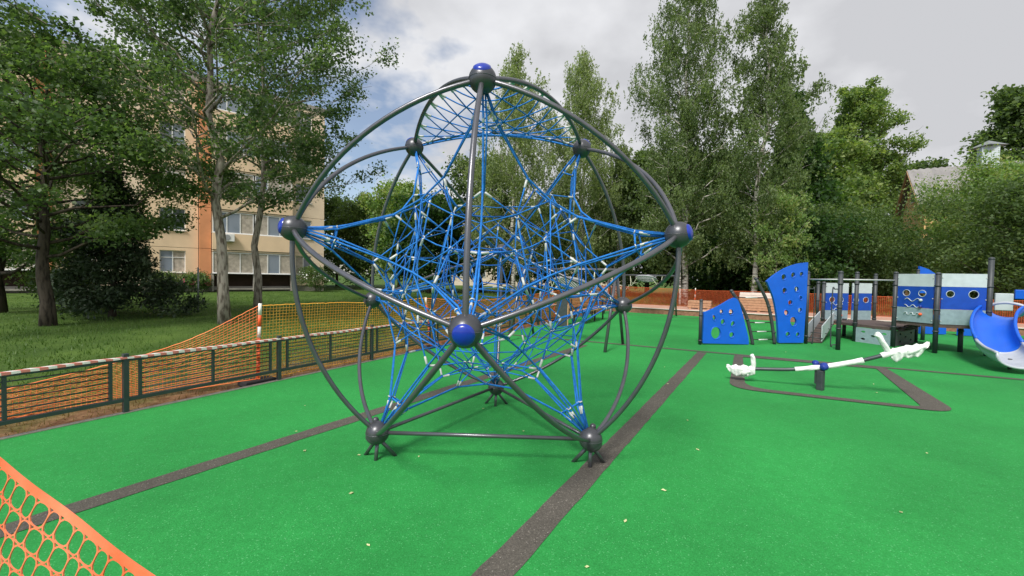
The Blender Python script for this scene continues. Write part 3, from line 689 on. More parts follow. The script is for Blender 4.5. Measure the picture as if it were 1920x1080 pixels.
tall_out = [(1070, 1050)] + curve2([(1070, 1050), (1060, 900), (1035, 720), (990, 540), (912, 365)])[1:] + curve2([(912, 365), (1000, 290), (1120, 215), (1250, 165), (1370, 145)])[1:] + [(1368, 600), (1352, 1045)]
board('climbing_board', tall_out, [(1100, 315, 30, 34, .2), (1205, 290, 27, 32, -.2), (1300, 278, 24, 28, 0), (1115, 465, 28, 34, .1), (1250, 448, 28, 34, .3), (1185, 598, 28, 30, .4), (1300, 545, 20, 26, 0), (1145, 712, 28, 36, .5), (1298, 682, 26, 30, -.2), (1228, 810, 40, 56, .2), (1170, 952, 28, 28, 0), (1283, 955, 24, 28, 0)], tallmap, 6.42, .05)
def cpole(pts, r=.038, par=None, nm='post', mt='post_dk', cap=True):
    par = par or cl
    P = catmull([Vector(p) for p in pts], 5) if len(pts) > 2 else [Vector(p) for p in pts]
    o = obj(nm, MB().tube(P, r, 14), mt, par, True, True)
    if cap:
        d = (P[-1] - P[-2]).normalized(); obj('post_cap', MB().tube([P[-1], P[-1] + d * .02, P[-1] + d * .04, P[-1] + d * .05], [r * 1.12, r * 1.12, r * .8, r * .25], 14), mt, o, True, True)
    return o
cpole([(4.88, 6.08, 0), (4.88, 6.08, 1.06)]); cpole([(6.25, 6.2, 0), (6.17, 6.2, .35), (6.02, 6.2, .8), (5.68, 6.2, 1.31)]); cpole([(6.88, 6.34, 0), (6.80, 6.34, .5), (6.66, 6.34, 1.05), (6.36, 6.34, 1.62)]); cpole([(7.80, 6.52, 0), (7.80, 6.52, 1.80)])
for z, xa, xb in ((.13, 6.22, 6.86), (.33, 6.17, 6.83), (.55, 6.10, 6.78), (1.17, 5.80, 6.62)):
    rg = obj('rope_rung', MB().tube([(xa, 6.2, z), ((xa + xb) / 2, 6.27, z - .015), (xb, 6.34, z)], .011, 8), 'black', cl, True, True)
    obj('rung_grip', MB().tube([lerp((xa, 6.2, z), (xb, 6.34, z), .3) - Vector((0, 0, .01)), lerp((xa, 6.2, z), (xb, 6.34, z), .7) - Vector((0, 0, .01))], .017, 8), 'clamp', rg, True, True)
for (x_, y_, z) in ((4.88, 6.08, .10), (4.88, 6.08, .72), (6.09, 6.2, .62), (6.85, 6.34, .3), (6.70, 6.34, .95), (7.80, 6.52, .2), (7.80, 6.52, 1.5)):
    obj('clamp_collar', MB().tube([(x_, y_, z - .018), (x_, y_, z + .018)], .046, 14), 'post_dk', cl, True, True)

# ------------------------------------------------------------------ play structure with decks, panels and slide
ps = thing('play_structure', 'playground tower with dark posts, blue and white panels, decks and slide', 'play structure', (10, 6.3, 0))
PP = {'a': (7.93, 5.65, 1.80), 'b': (9.55, 7.11, 1.83), 'c': (9.83, 6.29, 1.83), 'd': (9.60, 8.34, 1.55), 'e': (10.02, 9.12, 1.56), 'g': (11.25, 8.45, 1.82), 'h': (10.01, 5.44, 1.81), 'k': (10.92, 5.18, 2.16), 'm': (11.55, 4.72, 2.12), 'n': (10.84, 5.66, .64), 'q': (11.3, 7.2, .62), 'r': (11.9, 7.6, .62), 's': (10.14, 8.19, .42)}
for kx, (x_, y_, z) in PP.items():
    o = cpole([(x_, y_, 0), (x_, y_, z)], .047 if z < 2 else .05, ps, cap=z > 1)
    for zz in ((.50, 1.0, 1.55) if z > 1.2 else (.5,)):
        obj('collar', MB().tube([(x_, y_, zz - .016), (x_, y_, zz + .016)], .058, 14), 'post_dk', o, True, True)
def deck(poly, z, nm='deck'):
    n_ = len(poly); mb = MB(); mb.add([(p[0], p[1], z) for p in poly] + [(p[0], p[1], z - .07) for p in poly], [tuple(range(n_)), tuple(range(2 * n_ - 1, n_ - 1, -1))] + [(i, n_ + i, n_ + (i + 1) % n_, (i + 1) % n_) for i in range(n_)])
    return obj(nm, mb, M['deckm'], ps, world=True)
M['deckm'] = mat('deck_brown', (.085, .060, .052), .8, 0, .25, 14, .2, 60)
deck([(9.55, 7.11), (9.83, 6.29), (11.3, 7.2), (11.25, 8.45), (9.60, 8.34)], .47)
deck([(9.85, 6.25), (10.01, 5.44), (10.92, 5.18), (11.6, 6.2), (11.3, 7.15)], .66)
for k in range(4):     # step boards between the two decks
    obj('step', MB().box((10.55 + .10 * k, 6.65 + .03 * k, .40 + .055 * k), (1.15, .10, .03), .56, .004), M['deckm'], ps, world=True)
def panel(p, q, z0, z1, holes, squig=0, split=(.30, .74)):
    P, Q = Vector(p), Vector(q); L_ = (Q - P).length; d = (Q - P) / L_; nn = Vector((d.y, -d.x))
    mg = .065; W = L_ - 2 * mg; Hh = z1 - z0
    fr = lambda u, v, w_: (P.x + d.x * (u + mg) + nn.x * w_, P.y + d.y * (u + mg) + nn.y * w_, z0 + v)
    def rr(u0, v0, u1, v1): return [(u0, v0), (u1, v0), (u1, v1), (u0, v1)]
    hl = [oval(c_[0] * W, c_[1] * Hh, c_[2], c_[2], 0, 20) for c_ in holes]
    pa = obj('panel', MB().plate(rr(0, split[0] * Hh, W, split[1] * Hh), hl, .028, fr), 'blue2', ps, world=True)
    obj('panel_board', MB().plate(rr(0, 0, W, split[0] * Hh - .003), [], .026, fr), 'greyblue', pa, world=True)
    obj('panel_board', MB().plate(rr(0, split[1] * Hh + .003, W, Hh), [], .026, fr), 'white', pa, world=True)
    for h in hl: obj('hole_rim', MB().tube([fr(u, v, .015) for u, v in h + h[:1]], .006, 6, False), 'white', pa, True, True)
    if squig:
        for row, (vz, fn) in enumerate(((.46, lambda t: .035 * math.sin(t * 9)), (.33, lambda t: .03 * math.sin(t * 12 + 1)), (.17, lambda t: .025 * (1 if math.sin(t * 16) > 0 else -1)))):
            pts = [fr(W * (.22 + .42 * t), vz * Hh + fn(t), .020) for t in [i / 40 for i in range(41)]]
            obj('track', MB().tube(pts, .008, 6), 'white', pa, True, True)
            e_ = fr(W * .68, vz * Hh, .03); obj('slider', MB().sphere(e_, .035, 12, 8), ('white', 'pivot', 'postor')[row], pa, True, True)
    for u in (0.01, W - .01):
        for v in (.06, .5, .92): obj('bolt', MB().sphere(fr(u, v * Hh, .02), .012, 8, 6), 'clamp', pa, True, True)
    return pa
panel((9.83, 6.29), (10.01, 5.44), .67, 1.82, [(.26, .60, .075), (.70, .60, .075)], 1)
panel((10.01, 5.44), (10.92, 5.18), .67, 1.83, [(.20, .60, .075), (.72, .60, .09)])
panel((11.55, 4.72), (12.3, 4.2), .70, 1.95, [(.5, .6, .08)])
panel((9.60, 8.34), (10.45, 8.40), .40, 1.56, [(.28, .57, .085), (.66, .57, .085)], 1)
panel((10.45, 8.40), (11.20, 8.45), .40, 1.57, [(.20, .57, .08), (.70, .57, .085)])
panel((9.15, 9.0), (9.6, 8.9), .40, 1.58, [])
# low perforated climbing panels under the deck
for p, q, mt in (((9.55, 7.08), (9.83, 6.32), 'greyblue'), ((9.95, 6.36), (11.1, 7.05), 'post_dk')):
    P, Q = Vector(p), Vector(q); L_ = (Q - P).length; d = (Q - P) / L_
    fr = lambda u, v, w_: (P.x + d.x * u + d.y * w_, P.y + d.y * u - d.x * w_, v)
    obj('lower_panel', MB().plate([(0, .0), (L_, .0), (L_, .39), (0, .39)], [oval(c_ * L_, z, .055, .028) for c_, z in ((.22, .29), (.50, .20), (.80, .29), (.22, .10), (.80, .10))], .03, fr), mt, ps, world=True)
# overhead rail, hand loops, ramp
obj('rail', MB().tube([(7.80, 6.52, 1.64), (7.93, 5.68, 1.65), (9.83, 6.29, 1.66)], .017, 10), 'clamp', ps, True, True)
obj('rail', MB().tube([(7.80, 6.52, 1.645), (9.83, 6.32, 1.66)], .015, 10), 'clamp', ps, True, True)
def loop(x_, y_, dx, z0, z1):
    obj('hand_loop', MB().tube(catmull([Vector(p) for p in ((x_, y_, z1), (x_ + dx * .7, y_, z1), (x_ + dx, y_, z1 - .05), (x_ + dx, y_, z0 + .05), (x_ + dx * .7, y_, z0), (x_, y_, z0))], 4), .013, 8), 'post_dk', ps, True, True)
loop(7.80, 6.50, .16, .06, 1.40); loop(7.93, 5.66, -.17, .12, 1.42)
for s in (0, .35):
    obj('ramp_side', MB().add([(7.95 + s, 6.7 - s * .2, .05), (9.5 + s * .4, 8.3 - s, .42), (9.5 + s * .4, 8.3 - s, .72), (7.95 + s, 6.7 - s * .2, .45)], [(0, 1, 2, 3)]), 'white', ps, world=True).modifiers.new('thickness', 'SOLIDIFY').thickness = .02
obj('ramp', MB().add([(7.95, 6.7, .04), (8.3, 6.63, .04), (9.64, 7.95, .42), (9.5, 8.3, .42)], [(0, 1, 2, 3)]), M['deckm'], ps, world=True).modifiers.new('thickness', 'SOLIDIFY').thickness = .03
for k in range(4): obj('rung', MB().tube([(8.3 + .33 * k, 6.6 + .3 * k, .13 + .09 * k), (8.05 + .33 * k, 6.85 + .3 * k, .13 + .09 * k)], .012, 8), 'post_dk', ps, True, True)
# a further blue climbing board and tunnel behind
obj('rear_board', MB().plate([(0, .02), (.75, .02), (.75, .62), (0, .62)], [oval(.2, .3, .05, .07), oval(.55, .35, .05, .06)], .06, lambda u, v, w_: (13.2 + u, 9.0 - u * .1 + w_, v)), 'blue', ps, world=True)
obj('rear_board', MB().plate([(0, .02), (.8, .02), (.8, .62), (0, .62)], [oval(.4, .33, .07, .08)], .06, lambda u, v, w_: (14.1 + u, 8.7 - u * .1 + w_, v)), 'blue', ps, world=True)
obj('rear_board', MB().plate([(0, 1.3), (.55, 1.3), (.55, 1.85), (.25, 2.05), (0, 2.14)], [oval(.3, 1.6, .06, .07)], .06, lambda u, v, w_: (13.1 + u, 9.0 - u * .1 + w_, v)), 'blue', ps, world=True)
cpole([(13.08, 9.0, 0), (13.08, 9.0, 2.0)], .04, ps)
obj('rear_rim', MB().box((12.55, 5.6, 1.38), (.75, .06, .22), -.5, .02), 'blue', ps, world=True)
obj('rear_rim', MB().box((11.75, 5.6, 1.20), (.30, .06, .40), -.5, .02), 'white', ps, world=True)
# slide: a bent trough, blue with a grey run-out and grey lip
SPn = [Vector(p) for p in ((11.30, 5.15, .88), (11.0, 5.0, .86), (10.62, 4.80, .72), (10.22, 4.50, .50), (9.88, 4.14, .29), (9.60, 3.74, .17), (9.32, 3.28, .125))]
SPc = catmull(SPn, 6)
def trough(pts, nm, mt, w0, dep):
    mb = MB(); th = .028; n_ = 16; k = len(pts); rows = []
    for i, p in enumerate(pts):
        t = (pts[min(i + 1, k - 1)] - pts[max(i - 1, 0)]).normalized(); s = t.cross(Vector((0, 0, 1))).normalized(); u = s.cross(t).normalized(); row = []
        for lay, (ww, dd) in enumerate(((w0, dep), (w0 + th, dep + th))):
            for j in range(n_ + 1):
                a_ = math.pi * j / n_; cx = -math.cos(a_); cz = math.sin(a_) ** .75
                row.append(p + s * ww * cx * (1.0) + u * (dep - dd * cz))
        rows += row
    m_ = 2 * (n_ + 1); F = []
    for i in range(k - 1):
        for j in range(n_):
            q = i * m_ + j; F.append((q, q + 1, q + m_ + 1, q + m_)); q += n_ + 1; F.append((q, q + m_, q + m_ + 1, q + 1))
        for j in (0, n_):
            q = i * m_ + j; F.append((q, q + m_, q + m_ + n_ + 1, q + n_ + 1))
    for i in (0, k - 1):
        for j in range(n_): q = i * m_ + j; F.append((q, q + 1, q + n_ + 2, q + n_ + 1))
    mb.add(rows, F); o = obj(nm, mb, mt, ps, True, True)
    for e_ in (0, n_): obj('slide_edge', MB().tube([Vector(rows[i * m_ + e_]) * .5 + Vector(rows[i * m_ + n_ + 1 + e_]) * .5 for i in range(k)], .027, 10), mt, o, True, True)
    return o
nB = 25
trough(SPc[:nB + 1], 'slide_chute', 'blue', .285, .27); ex = trough(SPc[nB:], 'slide_runout', 'slidegrey', .29, .24)
lipc = SPc[-1]; t = (SPc[-1] - SPc[-2]).normalized(); s = t.cross(Vector((0, 0, 1))).normalized()
obj('slide_lip', MB().tube([lipc + s * .30 * math.cos(a_) + Vector((0, 0, .24 - .25 * max(0, math.sin(a_)) ** .75)) for a_ in [math.pi * i / 14 for i in range(15)]], .022, 10), 'slidegrey', ex, True, True)
obj('slide_leg', MB().tube([(9.7, 3.75, 0), (9.7, 3.75, .2)], .03, 10), 'post_dk', ps, True, True)
obj('slide_hood', MB().tube(catmull([SPc[0] + Vector((-.15, .28, .10)), SPc[0] + Vector((-.13, .20, .26)), SPc[0] + Vector((-.02, 0, .32)), SPc[0] + Vector((.12, -.2, .26)), SPc[0] + Vector((.14, -.28, .10))], 5), .03, 10), 'slidegrey', ps, True, True)

# ------------------------------------------------------------------ nest swings
def swing(label, c0, c1, zb, seat, spread=.65):
    C0, C1 = Vector(c0), Vector(c1); mid = (C0 + C1) / 2; t = thing('nest_swing', label, 'swing', (mid.x, mid.y, 0), group='nest swings'); d = (C1 - C0).normalized(); q = Vector((-d.y, d.x))
    obj('beam', MB().tube([(C0.x, C0.y, zb), (C1.x, C1.y, zb)], .034, 12), 'steel', t, True, True)
    for Cc in (C0, C1):
        for s in (1, -1):
            f_ = Cc + q * spread * s; obj('leg', MB().tube([(Cc.x, Cc.y, zb + .02), (f_.x, f_.y, 0)], .034, 12), 'steel', t, True, True)
    S_ = Vector((*(C0 + (C1 - C0) * seat[0]), zb - seat[1])); rS = .42; tl = seat[2]
    e1 = Vector((d.x, d.y, 0)); e2 = Vector((q.x * math.cos(tl), q.y * math.cos(tl), math.sin(tl)))
    cir = [S_ + e1 * rS * math.cos(a_) + e2 * rS * math.sin(a_) for a_ in [2 * math.pi * i / 28 for i in range(29)]]
    st = obj('seat', MB().tube(cir, .035, 8, False), 'netgrey', t, True, True)
    mb = MB()
    for k in range(-5, 6):
        o_ = k / 6 * rS; hh = math.sqrt(rS * rS - o_ * o_)
        mb.tube([S_ + e1 * o_ - e2 * hh, S_ + e1 * o_ + e2 * hh], .011, 5); mb.tube([S_ + e2 * o_ - e1 * hh, S_ + e2 * o_ + e1 * hh], .011, 5)
    obj('seat_web', mb, 'netgrey', st, True, True)
    for sx in (-1, 1):
        hp = Vector((*(C0 + (C1 - C0) * (seat[0] + sx * .24)), zb - .03))
        for sy in (-1, 1):
            a_ = S_ + e1 * rS * .7 * sx + e2 * rS * .7 * sy; mdp = (hp + a_) / 2 - Vector((0, 0, .32 + .1 * sy)) + e1 * .1 * sx
            obj('rope', MB().tube(catmull([hp, hp * .6 + mdp * .4 + Vector((0, 0, -.10)), mdp, a_ * .7 + mdp * .3 + Vector((0, 0, -.04)), a_], 4), .010, 6), 'cream', t, True, True)
swing('nest swing directly behind the globe, cream ropes looped over its beam', (2.6, 5.34), (.55, 6.62), 1.76, (.45, .34, .35))
swing('farther nest swing by the trees, round grey seat tied up against its beam', (7.13, 13.3), (4.75, 14.8), 1.72, (.42, .14, .30), .55)

# ------------------------------------------------------------------ bench, bin
bn = thing('park_bench', 'wooden slatted bench on black legs beside the litter bin', 'bench', (3.1, 11.15, 0), FA)
for k in range(5): obj('slat', MB().box((0, -.22 + .1 * k - .1, .43), (2.3, .085, .035), 0, .006), 'wood', bn)
for k in range(3): obj('back_slat', MB().box((0, .26 + .03 * k, .56 + .11 * k), (2.3, .03, .09), 0, .006), 'wood', bn)
for xx in (-.95, 0, .95):
    obj('leg', MB().box((xx, -.28, .205), (.05, .05, .41), 0, .004), 'black', bn); obj('leg', MB().box((xx, .14, .205), (.05, .05, .41), 0, .004), 'black', bn)
    obj('back_support', MB().box((xx, .25, .62), (.04, .03, .42), 0, .004), 'black', bn)
bi = thing('litter_bin', 'slate grey box litter bin with a wooden side panel', 'bin', (1.98, 9.45, 0), -.15)
obj('body', MB().box((-.04, 0, .46), (.34, .36, .92), 0, .01), 'slate', bi); obj('lid', MB().box((-.02, 0, .945), (.44, .40, .05), 0, .012), 'slate', bi)
for k in range(2): obj('wood_panel', MB().box((.155, -.09 + .18 * k, .36), (.035, .165, .70), 0, .006), 'woodbin', bi)
obj('opening', MB().box((.155, 0, .81), (.035, .26, .14), 0, .006), 'black', bi)  # solid black block: the dark inside of the slot is painted

# pallets of paving behind the low wall
def pallet(x_, y_, rz, label, layers, mt, w_=1.1, top=None):
    t = thing('paving_stack', label, 'stack', (x_, y_, .18), rz)
    for k in range(layers): obj('slab_layer', MB().box((random.uniform(-.015, .015), random.uniform(-.015, .015), .11 + .115 * k), (w_, .8, .105), 0, .008), mt if not (top and k >= layers - 2) else top, t)
    for k in (-1, 0, 1): obj('skid', MB().box((k * w_ * .4, 0, .025), (.09, .8, .05), 0), 'wood', t)
M['stackbrown'] = mat('stack_brown', (.42, .24, .14), .85, 0, .2, 12, .3, 60)
pallet(11.55, 14.75, ang_b, 'stack of tan paving topped by a white sheet beyond the low blue board', 7, M['stackbrown'], 1.5, 'slab')
pallet(9.45, 15.95, ang_b, 'low tan paving stack on the terrace left of the blue boards', 3, M['stackbrown'], 1.0)


# ------------------------------------------------------------------ five-storey apartment block
BR_ = R(-140); bx, by = -14.74, 30.10
bd = thing('apartment_block', 'five storey peach panel apartment block with orange strips behind the left trees', 'building', (bx, by, 0), BR_)
obj('core', MB().box((14, -6.35, 7.2), (27.9, 12, 14.4), 0), 'void_shade', bd)
def wallpanel(s0, s1, z0, z1, mt, op=None, y0=-.28, y1=0., nm='wall_panel'):
    g_ = .012; s0 += g_; s1 -= g_; z0 += g_; z1 -= g_; mb = MB(); yc, dy_ = (y0 + y1) / 2, y1 - y0
    def bxx(a_, b_, c_, d_):
        if b_ - a_ > .01 and d_ - c_ > .01: mb.box(((a_ + b_) / 2, yc, (c_ + d_) / 2), (b_ - a_, dy_, d_ - c_), 0)
    if op is None: bxx(s0, s1, z0, z1)
    else:
        a_, b_, c_, d_ = op; bxx(s0, a_, z0, z1); bxx(b_, s1, z0, z1); bxx(a_, b_, z0, c_); bxx(a_, b_, d_, z1)
    return obj(nm, mb, mt, bd)
def window(a_, b_, c_, d_, y_=-.14, muls=1, glass='pane', trans=False, curtains=True):
    mb = MB(); f_ = .055
    mb.box(((a_ + b_) / 2, y_, c_ + f_ / 2), (b_ - a_, .06, f_)); mb.box(((a_ + b_) / 2, y_, d_ - f_ / 2), (b_ - a_, .06, f_))
    for k in range(muls + 2):
        xx = a_ + f_ / 2 + (b_ - a_ - f_) * k / (muls + 1); mb.box((xx, y_, (c_ + d_) / 2), (f_, .055, d_ - c_ - 2 * f_ - .002))
    if trans: mb.box(((a_ + b_) / 2, y_, c_ + (d_ - c_) * .68), (b_ - a_ - 2 * f_, .05, .04))
    wn_ = obj('window', mb, 'frame', bd)
    for k in range(muls + 1):
        w_ = (b_ - a_ - f_) / (muls + 1); xx = a_ + f_ / 2 + w_ * (k + .5)
        obj('pane', MB().box((xx, y_ - .012, (c_ + d_) / 2), (w_ - f_ - .004, .012, d_ - c_ - 2 * f_ - .004)), random.choice([glass, glass, 'pane2', 'curtain']) if curtains else glass, wn_)
    obj('sill', MB().box(((a_ + b_) / 2, .03 if y_ < 0 else y_ + .05, c_ - .02), (b_ - a_ + .1, .12, .035)), 'frame', wn_)
    return wn_
random.seed(21)
for k in range(5):
    z0 = .25 + 2.8 * k + (.0 if k else .25); z1 = .25 + 2.8 * (k + 1); ws, wt = 1.38 + 2.8 * k, 2.84 + 2.8 * k
    for (s0, s1, o0, o1, mt) in ((0, 2.45, .95, 2.10, 'peach2'), (8.15, 11.1, 8.85, 10.2, 'peach'), (11.1, 14.9, 12.6, 14.05, 'peach2'), (20.6, 23.4, 21.3, 22.7, 'peach'), (23.4, 28, 25, 26.5, 'peach2')):
        wallpanel(s0, s1, z0, z1, mt, (o0, o1, ws, wt)); window(o0, o1, ws, wt, muls=1, trans=s0 > 3)
    for (s0, s1) in ((2.45, 7.45), (15.5, 20.6)):
        if k: wallpanel(s0, s1, 2.8 * k + .2, ws - .02, 'peach', None, .30, .62, 'balcony_parapet')
        wallpanel(s0, s1, wt + .02, 2.8 * (k + 1) + .18, 'peach2', None, .28, .56, 'balcony_lintel')
        window(s0 + .03, (s0 + s1) / 2 - .04, ws, wt, .50, 2, 'curtain' if k == 0 else 'pane2'); window((s0 + s1) / 2 + .04, s1 - .03, ws, wt, .50, 2, 'curtain' if k == 0 else 'pane2')
        for xx in (s0 + .05, s1 - .05): obj('balcony_cheek', MB().box((xx, .14, (ws + wt) / 2), (.09, .56, wt - ws - .01)), 'peach', bd)
        obj('balcony_slab', MB().box(((s0 + s1) / 2, .15, 2.8 * k + .27), (s1 - s0 - .25, .50, .10)), 'plinth', bd)
    for (s0, s1) in ((7.47, 8.13), (14.92, 15.48)): wallpanel(s0, s1, z0, z1, 'orangewall', None, -.28, .36, 'orange_strip')
    for (s0, s1) in ((2.47, 7.43), (15.52, 20.58)): wallpanel(s0, s1, ws - .02, wt + .02, 'void_shade', None, -.30, -.24, 'loggia_back')
obj('plinth', MB().box((14, -.17, .2), (27.95, .26, .5)), 'plinth', bd); obj('parapet', MB().box((14, -.2, 14.48), (28.1, .5, .40), 0, .02), 'plinth', bd)
obj('roof', MB().box((14, -6.4, 14.45), (28.0, 11.8, .2)), 'roofgrey', bd); obj('end_wall', MB().box((.02, -6.3, 7.2), (.2, 12.0, 14.3)), 'peach', bd)
ac = obj('air_conditioner', MB().box((6.55, .80, 3.85), (.72, .30, .52), 0, .02), 'frame', bd)
obj('fan_grille', MB().tube([(6.62, .955, 3.85), (6.62, .965, 3.85)], .19, 20), 'netgrey', ac)
obj('bracket', MB().box((6.55, .68, 3.57), (.6, .24, .03)), 'metal', ac)
for sx in (2.47, 4.95, 7.4): obj('balcony_pier', MB().box((sx, .46, .72), (.12, .2, 1.2)), 'plinth', bd)

# pale building glimpsed behind the birches, yellow house on the right
fb = thing('pale_building', 'pale beige building glimpsed through the birches behind the globe', 'building', (5, 58, 0))
obj('wall', MB().box((5, 60, 4.2), (26, 6, 8.4)), 'pale', fb, world=True)
obj('roof', MB().add([(-8.3, 56.6, 8.4), (18.3, 56.6, 8.4), (18.3, 63.4, 8.4), (-8.3, 63.4, 8.4), (-8.3, 60, 10.4), (18.3, 60, 10.4)], [(0, 1, 5, 4), (2, 3, 4, 5), (0, 4, 3), (1, 2, 5)]), 'roofgrey', fb, world=True)
for k in range(2):
    for i in range(9):
        xx = -6.6 + 2.9 * i; z = 2.1 + 3.2 * k
        wf = obj('window', MB().box((xx, 56.98, z), (1.4, .12, 1.6)), 'frame', fb, world=True)
        for q_ in (-.32, .32): obj('pane', MB().box((xx + q_, 56.91, z), (.56, .03, 1.4)), 'pane', wf, world=True)
hs_ = thing('yellow_house', 'yellow gabled house with ribbed grey roof and white chimney behind the bushes', 'house', (37.2, 34, 0))
He = Vector((.848, -.53)); Hp = Vector((-.53, -.848)); H0 = Vector((37.2, 34)); HL = 16; HWd = 3.6
def hp(l, q_, z): p_ = H0 + He * l + Hp * q_; return (p_.x, p_.y, z)
obj('wall', MB().add([hp(0, -3.3, 0), hp(0, 3.3, 0), hp(0, 3.3, 8.7), hp(0, 0, 11.7), hp(0, -3.3, 8.7), hp(HL, -3.3, 0), hp(HL, 3.3, 0), hp(HL, 3.3, 8.7), hp(HL, 0, 11.7), hp(HL, -3.3, 8.7)], [(0, 4, 3, 2, 1), (5, 6, 7, 8, 9), (1, 2, 7, 6), (0, 5, 9, 4)]), 'yellowwall', hs_, world=True)
for sd_ in (1, -1):
    mb = MB(); V = []; F = []; n_ = 150
    for i in range(n_ + 1):
        l = -.55 + (HL + 1.1) * i / n_; dz = .045 * math.cos(i * math.pi / 2)
        V += [hp(l, 0, 12.0 + dz), hp(l, sd_ * 4.1, 8.2 + dz)]
    F = [(2 * i, 2 * i + 1, 2 * i + 3, 2 * i + 2) for i in range(n_)]; mb.add(V, F); rf_ = obj('roof_slope', mb, 'roofgrey', hs_, False, True); rf_.modifiers.new('thickness', 'SOLIDIFY').thickness = .05
    mb = MB(); mb.tube([hp(-.5, 0, 11.88), hp(-.5, sd_ * 4.05, 8.10)], .11, 6); obj('bargeboard', mb, 'woodbin', hs_, False, True)
gwin = obj('gable_window', MB().box((*hp(-.03, 0, 0)[:2], 9.6), (.10, .9, 1.2), math.atan2(He.y, He.x)), 'frame', hs_, world=True)
obj('pane', MB().box((*hp(-.09, 0, 0)[:2], 9.6), (.06, .72, 1.0), math.atan2(He.y, He.x)), 'pane', gwin, world=True)
for l in (2, 5, 8, 11, 14):
    for z in (2.2, 5.4):
        wf = obj('window', MB().box((*hp(l, 3.32, 0)[:2], z), (1.3, .1, 1.6), math.atan2(He.y, He.x)), 'frame', hs_, world=True)
        obj('pane', MB().box((*hp(l, 3.38, 0)[:2], z), (1.08, .05, 1.36), math.atan2(He.y, He.x)), 'pane', wf, world=True)
ch = obj('chimney', MB().box((*hp(4.3, .9, 0)[:2], 12.0), (1.05, 1.05, 2.4), math.atan2(He.y, He.x), .03), 'white', hs_, world=True)
c_ = hp(4.3, .9, 13.2); obj('chimney_cap', MB().add([(c_[0] - .8, c_[1] - .8, 13.22), (c_[0] + .8, c_[1] - .8, 13.22), (c_[0] + .8, c_[1] + .8, 13.22), (c_[0] - .8, c_[1] + .8, 13.22), (c_[0], c_[1], 13.75)], [(0, 1, 4), (1, 2, 4), (2, 3, 4), (3, 0, 4), (3, 2, 1, 0)]), 'metal', ch, world=True)

# two thin posts on the lawn
for i, (x_, y_, h_, lb) in enumerate(((-16.6, 15.8, 1.35, 'thin grey metal post on the lawn, farther left near the spruce'), (-11.4, 11.75, 1.6, 'thin grey metal post on the lawn just left of the leaning poplar trunk'))):
    t = thing('lawn_post', lb, 'post', (x_, y_, gh(x_, y_))); obj('pole', MB().tube([(0, 0, -.1), (0, 0, h_)], .03, 10), 'metal', t, True); obj('hook', MB().tube([(0, 0, h_ - .1), (.10, 0, h_ - .06)], .012, 6), 'metal', t, True)

# ------------------------------------------------------------------ vegetation
def leaves(name, cen, ln, wd, mt, parent, rng, upb=.35, hangdir=None):
    n_ = len(cen); a_ = rng.normal(0, 1, (n_, 3))
    if hangdir is not None: a_ = a_ * .55 + np.array(hangdir)
    a_ /= np.linalg.norm(a_, axis=1)[:, None]
    nn = rng.normal(0, 1, (n_, 3)); nn[:, 2] = np.abs(nn[:, 2]) + upb; b_ = np.cross(nn, a_); b_ /= np.linalg.norm(b_, axis=1)[:, None] + 1e-9
    s_ = rng.uniform(.5, 1.5, (n_, 1)); a_ *= ln * s_ / 2; b_ *= wd * s_ / 2; fold = np.cross(a_, b_); fold /= np.linalg.norm(fold, axis=1)[:, None] + 1e-9; fold *= wd * .18
    V = np.stack([cen - a_, cen + b_ - a_ * .15 + fold, cen + a_, cen - b_ - a_ * .15 + fold], 1).reshape(-1, 3)
    return link(name, arrmesh(name, V, np.arange(n_ * 4).reshape(-1, 4), mt), parent)
PROF = {'dome': lambda t: 1.08 * math.sqrt(max(.03, 1 - t ** 1.5)) * min(1, .6 + 2 * t), 'round': lambda t: max(.12, (1 - (2 * t - .75) ** 2 / 1.7)) ** .7, 'tall': lambda t: max(.10, 1.15 * (1 - t) ** .75 * min(1, .45 + 2.2 * t)), 'cone': lambda t: max(.05, 1.02 - t), 'fan': lambda t: .55 + .5 * math.sin(math.pi * min(1, .15 + .75 * t))}
